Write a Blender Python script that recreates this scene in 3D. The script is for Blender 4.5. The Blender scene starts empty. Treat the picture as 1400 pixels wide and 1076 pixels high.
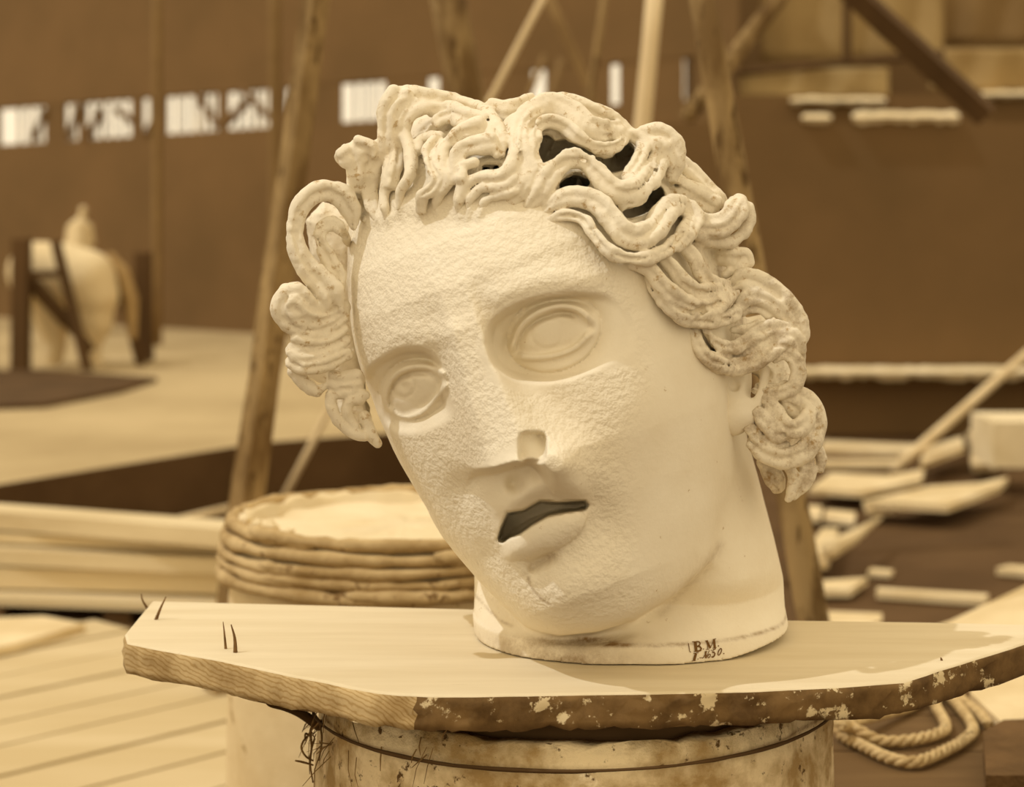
import bpy, bmesh, math, random
import numpy as np
from mathutils import Vector, Matrix

random.seed(7)
rng = np.random.default_rng(7)
sc = bpy.context.scene
COL = sc.collection

# ------------------------------------------------------------------ camera, world, sun, exposure
FPX, PX0, PY0, CAMH = 2600.0, 700.0, 284.0, 1.55      # focal length in pixels, principal point, camera height
ZB = 0.935                                            # top of the board the head stands on
cam_d = bpy.data.cameras.new('camera')
cam = bpy.data.objects.new('camera', cam_d); COL.objects.link(cam)
cam.location = (0, 0, CAMH); cam.rotation_euler = (math.radians(90), 0, 0)
cam_d.sensor_width = 36.0; cam_d.lens = 36.0 * FPX / 1400.0
cam_d.shift_y = -(538 - PY0) / 1400.0
cam_d.clip_end = 200
cam_d.dof.use_dof = True; cam_d.dof.focus_distance = 2.52; cam_d.dof.aperture_fstop = 3.5
sc.camera = cam

world = bpy.data.worlds.new('sky'); sc.world = world; world.use_nodes = True
bg = world.node_tree.nodes['Background']
bg.inputs['Color'].default_value = (1.0, 0.83, 0.57, 1); bg.inputs['Strength'].default_value = 1.13

sun_d = bpy.data.lights.new('sun', 'SUN'); sun_d.energy = 1.35; sun_d.color = (0.92, 0.95, 1.0); sun_d.angle = math.radians(0.6)
sun = bpy.data.objects.new('sun', sun_d); COL.objects.link(sun)
SUN_FROM = Vector((-0.52, -0.17, 0.83)).normalized()
sun.rotation_euler = SUN_FROM.to_track_quat('Z', 'Y').to_euler()
sun.location = (-3, 3, 6)

sc.view_settings.view_transform = 'Standard'; sc.view_settings.look = 'None'
sc.view_settings.gamma = 1.0; sc.view_settings.use_curve_mapping = False
sc.view_settings.exposure = 0.0
sc.cycles.max_bounces = 6; sc.cycles.diffuse_bounces = 3

# ------------------------------------------------------------------ helpers
def at(px, py, D):                      # a point seen at pixel (px,py) at distance D
    return Vector(((px - PX0) * D / FPX, D, CAMH - (py - PY0) * D / FPX))
def on(px, py, z):                      # the point of the horizontal plane z seen at (px,py)
    D = FPX * (CAMH - z) / (py - PY0)
    return at(px, py, D)
def link(o, parent=None):
    COL.objects.link(o)
    if parent: o.parent = parent
    return o
def tag(o, label=None, cat=None, group=None, kind=None):
    if label: o['label'] = label
    if cat: o['category'] = cat
    if group: o['group'] = group
    if kind: o['kind'] = kind
    return o
def empty(name, loc, label=None, cat=None, group=None):
    o = bpy.data.objects.new(name, None); o.location = loc; link(o); o.empty_display_size = 0.1
    return tag(o, label, cat, group)
def mesh_obj(name, verts, faces, mat=None, parent=None, smooth=False, origin=None):
    """verts in world space; the object is put at origin (or in its parent's frame)"""
    org = Vector(parent.location) if parent else (Vector(origin) if origin is not None else Vector((0, 0, 0)))
    if parent is not None and parent.parent is not None: org = org + Vector(parent.parent.location)
    V = np.asarray([tuple(v) for v in verts] if not isinstance(verts, np.ndarray) else verts, dtype=np.float64)
    V = V - np.array(org)
    me = bpy.data.meshes.new(name)
    me.from_pydata(V.tolist(), [], [tuple(f) for f in faces]); me.update()
    if smooth:
        for p in me.polygons: p.use_smooth = True
    if mat: me.materials.append(mat)
    o = bpy.data.objects.new(name, me); link(o, parent)
    if not parent: o.location = org
    return o
def np_mesh(name, V, Q, mat, parent):
    org = np.array(parent.location)
    V = (V - org).astype(np.float32)
    me = bpy.data.meshes.new(name)
    me.vertices.add(len(V)); me.vertices.foreach_set('co', V.ravel())
    me.loops.add(Q.size); me.loops.foreach_set('vertex_index', Q.astype(np.int32).ravel())
    me.polygons.add(len(Q))
    me.polygons.foreach_set('loop_start', np.arange(0, Q.size, 4, dtype=np.int32))
    me.polygons.foreach_set('loop_total', np.full(len(Q), 4, dtype=np.int32))
    me.polygons.foreach_set('use_smooth', np.ones(len(Q), dtype=bool))
    me.update(calc_edges=True); me.materials.append(mat)
    o = bpy.data.objects.new(name, me); link(o, parent)
    return o
def catmull(P, n=6):
    P = [np.array(p, float) for p in P]
    if len(P) < 3: 
        return [P[0] + (P[-1] - P[0]) * i / n for i in range(n + 1)]
    out = []
    Q = [2 * P[0] - P[1]] + P + [2 * P[-1] - P[-2]]
    for i in range(1, len(Q) - 2):
        p0, p1, p2, p3 = Q[i - 1], Q[i], Q[i + 1], Q[i + 2]
        for j in range(n):
            t = j / n
            out.append(0.5 * ((2 * p1) + (-p0 + p2) * t + (2 * p0 - 5 * p1 + 4 * p2 - p3) * t * t + (-p0 + 3 * p1 - 3 * p2 + p3) * t ** 3))
    out.append(P[-1]); return out

# ------------------------------------------------------------------ materials
def nt(name):
    m = bpy.data.materials.new(name); m.use_nodes = True
    t = m.node_tree; b = t.nodes['Principled BSDF']
    b.inputs['Roughness'].default_value = 0.9
    try: b.inputs['Specular IOR Level'].default_value = 0.15
    except Exception: pass
    return m, t, b
def srgb(r, g, b):
    f = lambda c: (c / 255 / 12.92) if c / 255 <= 0.04045 else ((c / 255 + 0.055) / 1.055) ** 2.4
    return (f(r), f(g), f(b), 1)
def node(t, typ, **kw):
    n = t.nodes.new(typ)
    for k, v in kw.items():
        if k in n.inputs: n.inputs[k].default_value = v
        else: setattr(n, k, v)
    return n
def ramp(t, fac, stops):
    r = t.nodes.new('ShaderNodeValToRGB'); e = r.color_ramp.elements
    while len(e) < len(stops): e.new(0.5)
    for k, (p, c) in enumerate(stops): e[k].position = p; e[k].color = c
    t.links.new(fac, r.inputs[0]); return r
def coords(t, scale=(1, 1, 1), rot=(0, 0, 0)):
    c = t.nodes.new('ShaderNodeTexCoord'); m = t.nodes.new('ShaderNodeMapping')
    m.inputs['Scale'].default_value = scale; m.inputs['Rotation'].default_value = rot
    t.links.new(c.outputs['Object'], m.inputs['Vector']); return m.outputs[0]
def noisy(name, c1, c2, scale=8.0, stretch=(1, 1, 1), rot=(0, 0, 0), bump=0.3, bdist=0.004, bscale=None, lo=0.35, hi=0.65, c3=None, speck=None):
    """two tones mixed by noise, optional dark specks (c3 where a finer noise is above `speck`)"""
    m, t, b = nt(name); L = t.links
    v = coords(t, stretch, rot)
    n = node(t, 'ShaderNodeTexNoise', Scale=scale, Detail=6.0, Roughness=0.6); L.new(v, n.inputs['Vector'])
    r = ramp(t, n.outputs[0], [(lo, c1), (hi, c2)]); out = r.outputs[0]
    if c3 is not None:
        n3 = node(t, 'ShaderNodeTexNoise', Scale=scale * 3.1, Detail=5.0, Roughness=0.7); L.new(v, n3.inputs['Vector'])
        r3 = ramp(t, n3.outputs[0], [(speck, (0, 0, 0, 1)), (speck + 0.06, (1, 1, 1, 1))])
        mx = t.nodes.new('ShaderNodeMixRGB'); L.new(r3.outputs[0], mx.inputs[0]); L.new(out, mx.inputs[1]); mx.inputs[2].default_value = c3
        out = mx.outputs[0]
    L.new(out, b.inputs['Base Color'])
    nb = node(t, 'ShaderNodeTexNoise', Scale=bscale or scale * 4, Detail=5.0, Roughness=0.65); L.new(v, nb.inputs['Vector'])
    bp = node(t, 'ShaderNodeBump', Strength=bump, Distance=bdist); L.new(nb.outputs[0], bp.inputs['Height'])
    L.new(bp.outputs[0], b.inputs['Normal'])
    return m
# ------------------------------------------------------------------ surfaces
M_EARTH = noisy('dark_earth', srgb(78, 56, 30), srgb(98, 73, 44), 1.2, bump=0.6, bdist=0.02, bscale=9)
M_WALL = noisy('dark_wall', srgb(108, 84, 52), srgb(119, 92, 58), 0.9, bump=0.3, bdist=0.01, bscale=6)  # the wall's own dark brown
M_DARKWOOD = noisy('dark_timber', srgb(78, 58, 34), srgb(94, 70, 42), 3, stretch=(1, 1, 0.2), bump=0.3)
M_POLE = noisy('weathered_pole', srgb(108, 84, 50), srgb(162, 136, 92), 7, stretch=(1, 1, 0.3), bump=0.5, bdist=0.004, lo=0.42, hi=0.60, c3=srgb(92, 70, 40), speck=0.55)
M_PALEPOLE = noisy('pale_pole', srgb(206, 182, 138), srgb(226, 204, 162), 5, stretch=(1, 1, 0.2))
M_DIMPOLE = noisy('dim_pole', srgb(122, 97, 62), srgb(140, 114, 74), 3)
M_DECK = noisy('deck_wood', srgb(195, 173, 129), srgb(210, 190, 149), 2.2, stretch=(0.25, 1.5, 1), rot=(0, 0, math.radians(-46)), bump=0.25, bdist=0.003, bscale=10)
M_TIMBER = noisy('sawn_timber', srgb(196, 174, 131), srgb(219, 200, 159), 1.5, stretch=(0.3, 2, 3), bump=0.25, bdist=0.004, bscale=8)
M_PLANK = noisy('scrap_plank', srgb(206, 182, 136), srgb(228, 208, 166), 3, bump=0.3)
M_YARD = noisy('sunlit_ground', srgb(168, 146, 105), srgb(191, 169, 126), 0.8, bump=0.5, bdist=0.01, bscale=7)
M_STONE = noisy('pale_stone', srgb(214, 194, 152), srgb(232, 214, 176), 4, bump=0.5, bdist=0.01, bscale=14)
M_CANVAS = noisy('old_canvas', srgb(150, 124, 80), srgb(172, 146, 98), 1.5, bump=0.3, bdist=0.01, bscale=4)

def prism(name, top, t, mat, parent=None, label=None, cat=None, group=None, kind=None, wob=0.0):
    """polygon of 3-D points extruded down by t"""
    n = len(top); top = [Vector(p) for p in top]
    bot = [p - Vector((random.uniform(-wob, wob), random.uniform(-wob, wob), t)) for p in top]
    a = sum(((top[i].x * top[(i + 1) % n].y - top[(i + 1) % n].x * top[i].y) for i in range(n)))
    idx = list(range(n)) if a > 0 else list(range(n))[::-1]
    T = [top[i] for i in idx]; B = [bot[i] for i in idx]
    faces = [tuple(range(n)), tuple(range(2 * n - 1, n - 1, -1))] + [(i, n + i, n + (i + 1) % n, (i + 1) % n) for i in range(n)]
    org = None if parent else (sum(B, Vector()) / n)
    o = mesh_obj(name, T + B, faces, mat, parent, origin=org)
    return tag(o, label, cat, group, kind)
def tube(name, P, R, mat, parent=None, seg=10, label=None, cat=None, group=None, kind=None, square=False, phase=0.0, caps=True, origin=None):
    P = [Vector(p) for p in P]; R = [R] * len(P) if np.isscalar(R) else R
    V, Fc = [], []; seg = 4 if square else seg
    ref = Vector((0.13, 0.97, 0.2))
    for i, p in enumerate(P):
        t = (P[min(i + 1, len(P) - 1)] - P[max(i - 1, 0)]).normalized()
        a = t.cross(ref).normalized(); b = t.cross(a).normalized()
        for k in range(seg):
            th = 2 * math.pi * k / seg + phase
            V.append(p + (a * math.cos(th) + b * math.sin(th)) * R[i])
    for i in range(len(P) - 1):
        for k in range(seg):
            k2 = (k + 1) % seg
            Fc.append((i * seg + k, i * seg + k2, (i + 1) * seg + k2, (i + 1) * seg + k))
    if caps: Fc += [tuple(range(seg))[::-1], tuple(range((len(P) - 1) * seg, len(P) * seg))]
    low = min(P, key=lambda q: q.z)
    o = mesh_obj(name, V, Fc, mat, parent, smooth=not square, origin=origin or low)
    return tag(o, label, cat, group, kind)
def pole(name, a, b, w, mat, label, cat='pole', group=None, square=False, taper_=1.0, knots=6, rough=0.04, phase=0.3):
    A, B = Vector(a), Vector(b); n = knots + 1; r_ = random.Random(int(abs(A.x * 977 + B.z * 131)))
    P = [A.lerp(B, i / n) + Vector((r_.uniform(-1, 1), 0, 0)) * w * rough * (0 < i < n) for i in range(n + 1)]
    R = [w * (1 + (taper_ - 1) * i / n) * (1 + r_.uniform(-rough, rough)) for i in range(n + 1)]
    return tube(name, P, R, mat, label=label, cat=cat, group=group, square=square, phase=phase, seg=12)

# ------------------------------------------------------------------ the ground
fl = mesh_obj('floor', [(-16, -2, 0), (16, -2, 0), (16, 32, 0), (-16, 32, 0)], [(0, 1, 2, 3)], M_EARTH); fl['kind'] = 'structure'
# plank deck, laid at forty-five degrees
dv = Vector((0.69, 0.724, 0)); nv = Vector((0.724, -0.69, 0))
q = -6.15; k = 0
while q < -3.1:
    wd = random.choice((0.20, 0.235, 0.22, 0.25)); s0 = 1.6 + random.uniform(-0.03, 0.03)
    s1 = 3.9 + max(0.0, (q + 6.15)) * 0.42 + random.uniform(-0.03, 0.03)
    z = 0.035 + random.uniform(-0.003, 0.003)
    c = [nv * q + dv * s0, nv * (q + wd - 0.018) + dv * s0, nv * (q + wd - 0.018) + dv * s1, nv * q + dv * s1]
    prism('plank', [(p.x, p.y, z) for p in c], 0.034, M_DECK, parent=fl)
    q += wd; k += 1
# raised sunlit yard behind, its earth face darkened to paint in the shadow band
yz = 0.30
Y0, Y1, Y2 = on(-60, 672, yz), on(350, 606, yz), on(560, 590, yz)
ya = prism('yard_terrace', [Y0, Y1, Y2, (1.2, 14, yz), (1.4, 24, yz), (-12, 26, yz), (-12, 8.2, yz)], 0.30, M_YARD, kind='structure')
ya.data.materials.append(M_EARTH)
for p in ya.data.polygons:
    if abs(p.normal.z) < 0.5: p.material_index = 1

# ------------------------------------------------------------------ the dark sheds behind
def wall_pt(px, py):                       # on the slanting back wall
    xw0, d0, xw1, d1 = (20 - 700) / FPX, 21.5, (1000 - 700) / FPX, 15.2
    t = ((px - 700) / FPX - xw0) / (xw1 - xw0)
    D = 1 / ((1 - t) / d0 + t / d1)
    return at(px, py, D)
def wall_quad(name, x0, x1, yb0, yb1, yt0, yt1, th=0.12, mat=M_WALL, parent=None, kind=None, off=0.0):
    A = [wall_pt(x0, yb0), wall_pt(x1, yb1), wall_pt(x1, yt1), wall_pt(x0, yt0)]
    A = [a + Vector((0, off, 0)) for a in A]; B = [a + Vector((0, th, 0)) for a in A]
    o = mesh_obj(name, A + B, [(0, 1, 2, 3), (7, 6, 5, 4), (0, 4, 5, 1), (1, 5, 6, 2), (2, 6, 7, 3), (3, 7, 4, 0)], mat, parent, origin=None if parent else (A[0] + A[1]) / 2)
    if kind: o['kind'] = kind
    return o
low = lambda x: 197 - (x - 20) * 0.066
top = lambda x: 146 - (x - 20) * 0.074
wl = wall_quad('wall_back', -620, 1010, 470, 545, low(-620), low(1010), kind='structure')
wu = wall_quad('wall_upper', -620, 1010, top(-620), top(1010), -160, -160, kind='structure', th=0.3)
for i, (a, b) in enumerate([(-620, -2), (61, 88), (106, 116), (179, 194), (209, 227), (297, 311), (367, 390), (412, 467), (527, 586), (600, 728), (746, 836), (848, 935), (950, 1010)]):
    wall_quad('post', a, b, low(a) + 1, low(b) + 1, top(a) - 1, top(b) - 1, parent=wl, mat=M_WALL, off=0.01)
# slats of the louvres, seen against the sky
for i, x in enumerate([22, 36, 50, 96, 124, 136, 150, 164, 202, 238, 250, 264, 276, 288, 322, 334, 346, 358, 398, 482, 497, 511]):
    w = 3.4 if x not in (136, 264, 346, 276) else 5
    wall_quad('slat', x, x + w, low(x) + 1, low(x) + 1, top(x) - 1, top(x) - 1, th=0.03, parent=wl, mat=M_POLE, off=0.10)
for (x0, y0, x1, y1, w) in [(92, 190, 112, 140, 6), (118, 190, 140, 150, 7), (160, 150, 180, 165, 6), (268, 128, 298, 172, 6), (310, 168, 338, 138, 7), (330, 120, 366, 160, 6), (44, 192, 64, 150, 6), (200, 185, 208, 168, 6), (390, 168, 412, 130, 5)]:
    a, b = wall_pt(x0, y0), wall_pt(x1, y1); tube('brace', [a, b], 0.02 * w / 3, M_WALL, parent=wl, square=True)
# right-hand shed: dark wall, pale ledge, canvas above
D_R = 13.0
def slab(name, x0, x1, y0, y1, D, th, mat, parent=None, **kw):
    A = [at(x0, y1, D), at(x1, y1, D), at(x1, y0, D), at(x0, y0, D)]; B = [a + Vector((0, th, 0)) for a in A]
    o = mesh_obj(name, A + B, [(0, 1, 2, 3), (7, 6, 5, 4), (0, 4, 5, 1), (1, 5, 6, 2), (2, 6, 7, 3), (3, 7, 4, 0)], mat, parent, origin=None if parent else (A[0] + A[1]) / 2)
    return tag(o, **kw)
slab('wall_right', 905, 2500, 168, 594, D_R, 0.3, M_WALL, kind='structure')
def rough_bar(name, x0, x1, y0, y1, D, depth, mat, amp=3, seed=1, **kw):
    r_ = random.Random(seed); n = max(6, int((x1 - x0) / 9)); V, Fc = [], []
    for i in range(n + 1):
        x = x0 + (x1 - x0) * i / n; e = 1 if 0 < i < n else 0.45
        ym = (y0 + y1) / 2; h0 = (ym - y0) * e + r_.uniform(-amp, amp) * 0.4; h1 = (y1 - ym) * e + r_.uniform(-amp, amp)
        for (yy, dd) in ((ym - h0, depth * 0.9), (ym - h0, 0.02), (ym, -0.02), (ym + h1, 0.02), (ym + h1, depth)):
            V.append(at(x, yy, D + dd))
    m = 5
    for i in range(n):
        for k in range(m): Fc.append((i * m + k, i * m + (k + 1) % m, (i + 1) * m + (k + 1) % m, (i + 1) * m + k))
    Fc += [tuple(range(m))[::-1], tuple(range(n * m, n * m + m))]
    o = mesh_obj(name, V, Fc, mat, smooth=False, origin=at((x0 + x1) / 2, y1, D))
    return tag(o, **kw)
rough_bar('stone_ledge', 1080, 1700, 501, 518, D_R - 0.35, 0.36, M_STONE, 3, 3, label='long pale rough stone ledge along the dark wall at right', cat='ledge')
rough_bar('wall_rubble', 1165, 1312, 152, 168, D_R - 0.05, 0.3, M_STONE, 3, 5, label='long pale lump of rubble on top of the right dark wall, under the thick beam', cat='rubble')
rough_bar('wall_rubble', 1096, 1137, 155, 168, D_R - 0.05, 0.3, M_STONE, 2, 6, label='short pale lump of rubble on top of the right dark wall', cat='rubble')
rough_bar('wall_rubble', 1080, 1212, 132, 143, D_R + 2.0, 0.3, M_STONE, 3, 8, label='thin bright line of rubble beneath the hanging canvas at upper right', cat='rubble')
rough_bar('wall_rubble', 1338, 1420, 124, 134, D_R + 2.0, 0.3, M_STONE, 2, 9, label='bright rubble under the canvas at the far right edge', cat='rubble')
slab('wall_canvas_base', 1000, 2500, 130, 200, D_R + 2.1, 0.2, M_WALL, kind='structure')
# hanging canvas with folds
def canvas(name, x0, x1, y0, y1, D, amp, n, mat, seed, **kw):
    r_ = random.Random(seed); V, Fc = [], []; ph = r_.uniform(0, 6)
    m = 8
    for i in range(n + 1):
        for j in range(m + 1):
            x = x0 + (x1 - x0) * i / n; y = y0 + (y1 - y0) * j / m
            d = amp * (math.sin(i * 0.9 + j * 0.25 + ph) + 0.6 * math.sin(i * 0.37 - j * 0.5))
            V.append(at(x, y + 2 * math.sin(i * 0.8) * (j == m), D + d))
    for i in range(n):
        for j in range(m): a = i * (m + 1) + j; Fc.append((a, a + 1, a + m + 2, a + m + 1))
    o = mesh_obj(name, V, Fc, mat, smooth=True, origin=at((x0 + x1) / 2, y1, D))
    s_ = o.modifiers.new('thick', 'SOLIDIFY'); s_.thickness = 0.015
    return tag(o, **kw)
canvas('canvas_sheet', 1040, 1290, -60, 84, D_R + 2.6, 0.03, 26, M_CANVAS, 2, label='tan canvas sheet hanging above the right wall, left of the thick beam', cat='canvas')
canvas('canvas_sheet', 1000, 1215, 92, 133, D_R + 2.3, 0.02, 22, noisy('bright_canvas', srgb(166, 140, 92), srgb(190, 164, 114), 1.5), 3, label='low bright canvas strip along the top of the right wall', cat='canvas')
canvas('canvas_sheet', 1270, 1500, 66, 124, D_R + 2.3, 0.025, 24, M_CANVAS, 4, label='tan canvas with bright top edge in the upper right corner', cat='canvas')
canvas('canvas_sheet', 1275, 1500, -60, 62, D_R + 3.2, 0.03, 24, noisy('brown_canvas', srgb(128, 102, 64), srgb(144, 116, 74), 1.5), 5, label='brown canvas high up in the upper right corner', cat='canvas')
cf = empty('canvas_rack', at(1004, 131, D_R + 2.2), 'thin dark rail rack crossing the canvas at upper right', 'rack')
tube('rail', [at(1000, 99, D_R + 2.2), at(1290, 73, D_R + 2.2)], 0.035, M_DARKWOOD, parent=cf, square=True)
tube('upright', [at(1158, 84, D_R + 2.2), at(1158, -60, D_R + 2.2)], 0.035, M_DARKWOOD, parent=cf, square=True)
tube('leg', [at(1004, 98, D_R + 2.2), at(1004, 131.5, D_R + 2.2)], 0.03, M_DARKWOOD, parent=cf, square=True)
slab('wall_far', 940, 2500, -160, 200, D_R + 5.5, 0.3, M_WALL, kind='structure')

# ------------------------------------------------------------------ poles of the scaffold
def down(x0, y0, x1, y1, D, z=0.0):        # runs the line on to the ground at distance D
    yb = PY0 + FPX * (CAMH - z) / D; t = (yb - y0) / (y1 - y0)
    return at(x0 + (x1 - x0) * t, yb, D)
pole('scaffold_pole', down(440, -60, 337, 690, 5.96, 0.035), at(440, -60, 5.96), 0.058, M_POLE, 'square leaning timber post left of the head, its lit face mottled', 'post', square=True, phase=0.02, taper_=0.75)
pole('scaffold_pole', down(950, -60, 1112, 850, 5.0), at(950, -60, 5.0), 0.046, M_POLE, 'round leaning pole rising from behind the head at right', taper_=0.8)
pole('scaffold_pole', at(370, 715, 9.3), at(772, -60, 9.3), 0.017, M_PALEPOLE, 'thin pale slanting pole passing behind the head')
pole('scaffold_pole', down(600, -60, 638, 140, 7.4), at(602, -60, 7.4), 0.062, M_POLE, 'thick mottled pole above the left of the head', taper_=1.15)
pole('scaffold_pole', down(834, -60, 808, 125, 10.0), at(834, -60, 10.0), 0.019, M_POLE, 'thin pole above the middle of the head')
pole('scaffold_pole', down(900, -60, 877, 180, 8.2), at(900, -60, 8.2), 0.038, M_PALEPOLE, 'pole with a bright left side above the right part of the head')
pole('scaffold_pole', down(724, -60, 810, 130, 12.0), at(724, -60, 12.0), 0.032, M_DIMPOLE, 'dim brown slanting pole above the head')
pole('upright_pole', down(215, 40, 215, 500, 17.3, yz), at(215, -60, 17.3), 0.042, M_DIMPOLE, 'slim upright pole standing on the yard at left', rough=0.01)
pole('upright_pole', down(376, 20, 376, 400, 16.5, yz), at(376, -60, 16.5), 0.05, noisy('dark_pole', srgb(118, 94, 58), srgb(132, 106, 68), 3), 'dark upright pole behind the square leaning post', rough=0.01)
pole('brace_pole', at(937, 163, 9.2), at(1110, -60, 9.2), 0.042, M_POLE, 'slanting brace pole meeting the round leaning pole at upper right')
pole('thick_beam', at(1348, 158, 9.6), at(1110, -62, 9.6), 0.075, M_DARKWOOD, 'thick dark beam slanting down to the wall top at upper right', 'beam', square=True, phase=0.5)
pole('slanting_prop', on(1222, 642, 0.08), at(1420, 470, 11.9), 0.030, M_PALEPOLE, 'pale straight prop leaning over the scrap planks at right', 'prop')
for (a, b, w, l) in [((700, 190), (745, 75), 0.02, 'dim crossing stick left of the bright gap above the head'), ((742, 170), (768, 80), 0.025, 'dim crossing stick right of the bright gap above the head')]:
    pole('crossing_stick', down(*b, *a, 13), at(*b, 13), w, M_DIMPOLE, l, 'stick')

# ------------------------------------------------------------------ the wrapped sculpture in its frame, far left
DH = 15.0
def sculpt(name, tubes, D, res, mat, parent, cuts=()):
    """tubes in photo pixels with depth offsets in metres; one smooth surface"""
    s_ = D / FPX
    pts = [p for t, r, k in tubes for p in t]; rr = max(max(r) for t, r, k in tubes)
    lo = [min(p[i] for p in pts) - rr - 4 for i in range(3)]; hi = [max(p[i] for p in pts) + rr + 4 for i in range(3)]
    G = Grid(lo, hi, res)
    for t, r, k in tubes: G.tube(t, r, k)
    for t, r, k in cuts: G.tube(t, r, k, sub=True)
    V, Q = G.mesh(); Dv = D + V[:, 2] * s_
    W = np.stack([(V[:, 0] - PX0) * D / FPX, Dv, CAMH - (V[:, 1] - PY0) * D / FPX], 1)
    return np_mesh(name, W, Q, mat, parent)
# ------------------------------------------------------------------ the marble head: implicit surface on a grid, turned into a mesh
def smin(a, b, k):
    h = np.clip(0.5 + 0.5 * (b - a) / k, 0, 1)
    return b + (a - b) * h - k * h * (1 - h)
def smax(a, b, k): return -smin(-a, -b, k)
def sstep(x, a, b):
    t = np.clip((x - a) / (b - a), 0, 1); return t * t * (3 - 2 * t)
def sd_poly(X, Y, P):
    P = np.array(P, float); d = np.full(X.shape, 1e9); s = np.ones(X.shape)
    j = len(P) - 1
    for i in range(len(P)):
        ex, ey = P[j] - P[i]; wx, wy = X - P[i][0], Y - P[i][1]
        t = np.clip((wx * ex + wy * ey) / (ex * ex + ey * ey + 1e-9), 0, 1)
        bx, by = wx - ex * t, wy - ey * t
        d = np.minimum(d, bx * bx + by * by)
        c1 = Y >= P[i][1]; c2 = Y < P[j][1]; c3 = ex * wy > ey * wx
        m = (c1 & c2 & c3) | (~c1 & ~c2 & ~c3); s = np.where(m, -s, s); j = i
    return s * np.sqrt(d)
def sd_line(X, Y, P, n=5):
    P = catmull(P, n); best = np.full(X.shape, 1e9); T = np.zeros(X.shape); N = len(P) - 1
    for i in range(N):
        ax, ay = P[i][0], P[i][1]; ex, ey = P[i + 1][0] - ax, P[i + 1][1] - ay
        t = np.clip(((X - ax) * ex + (Y - ay) * ey) / (ex * ex + ey * ey + 1e-9), 0, 1)
        d = np.hypot(X - ax - ex * t, Y - ay - ey * t)
        m = d < best; best = np.where(m, d, best); T = np.where(m, (i + t) / N, T)
    return best, T
def ell(X, Y, cx, cy, rx, ry, deg=-21.5):
    a = math.radians(deg); dx, dy = X - cx, Y - cy
    u = dx * math.cos(a) + dy * math.sin(a); v = -dx * math.sin(a) + dy * math.cos(a)
    return np.sqrt((u / rx) ** 2 + (v / ry) ** 2)
def taper(T, a=0.12):                     # fades a ridge out at both ends
    return sstep(T, 0, a) * sstep(1 - T, 0, a)

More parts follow.
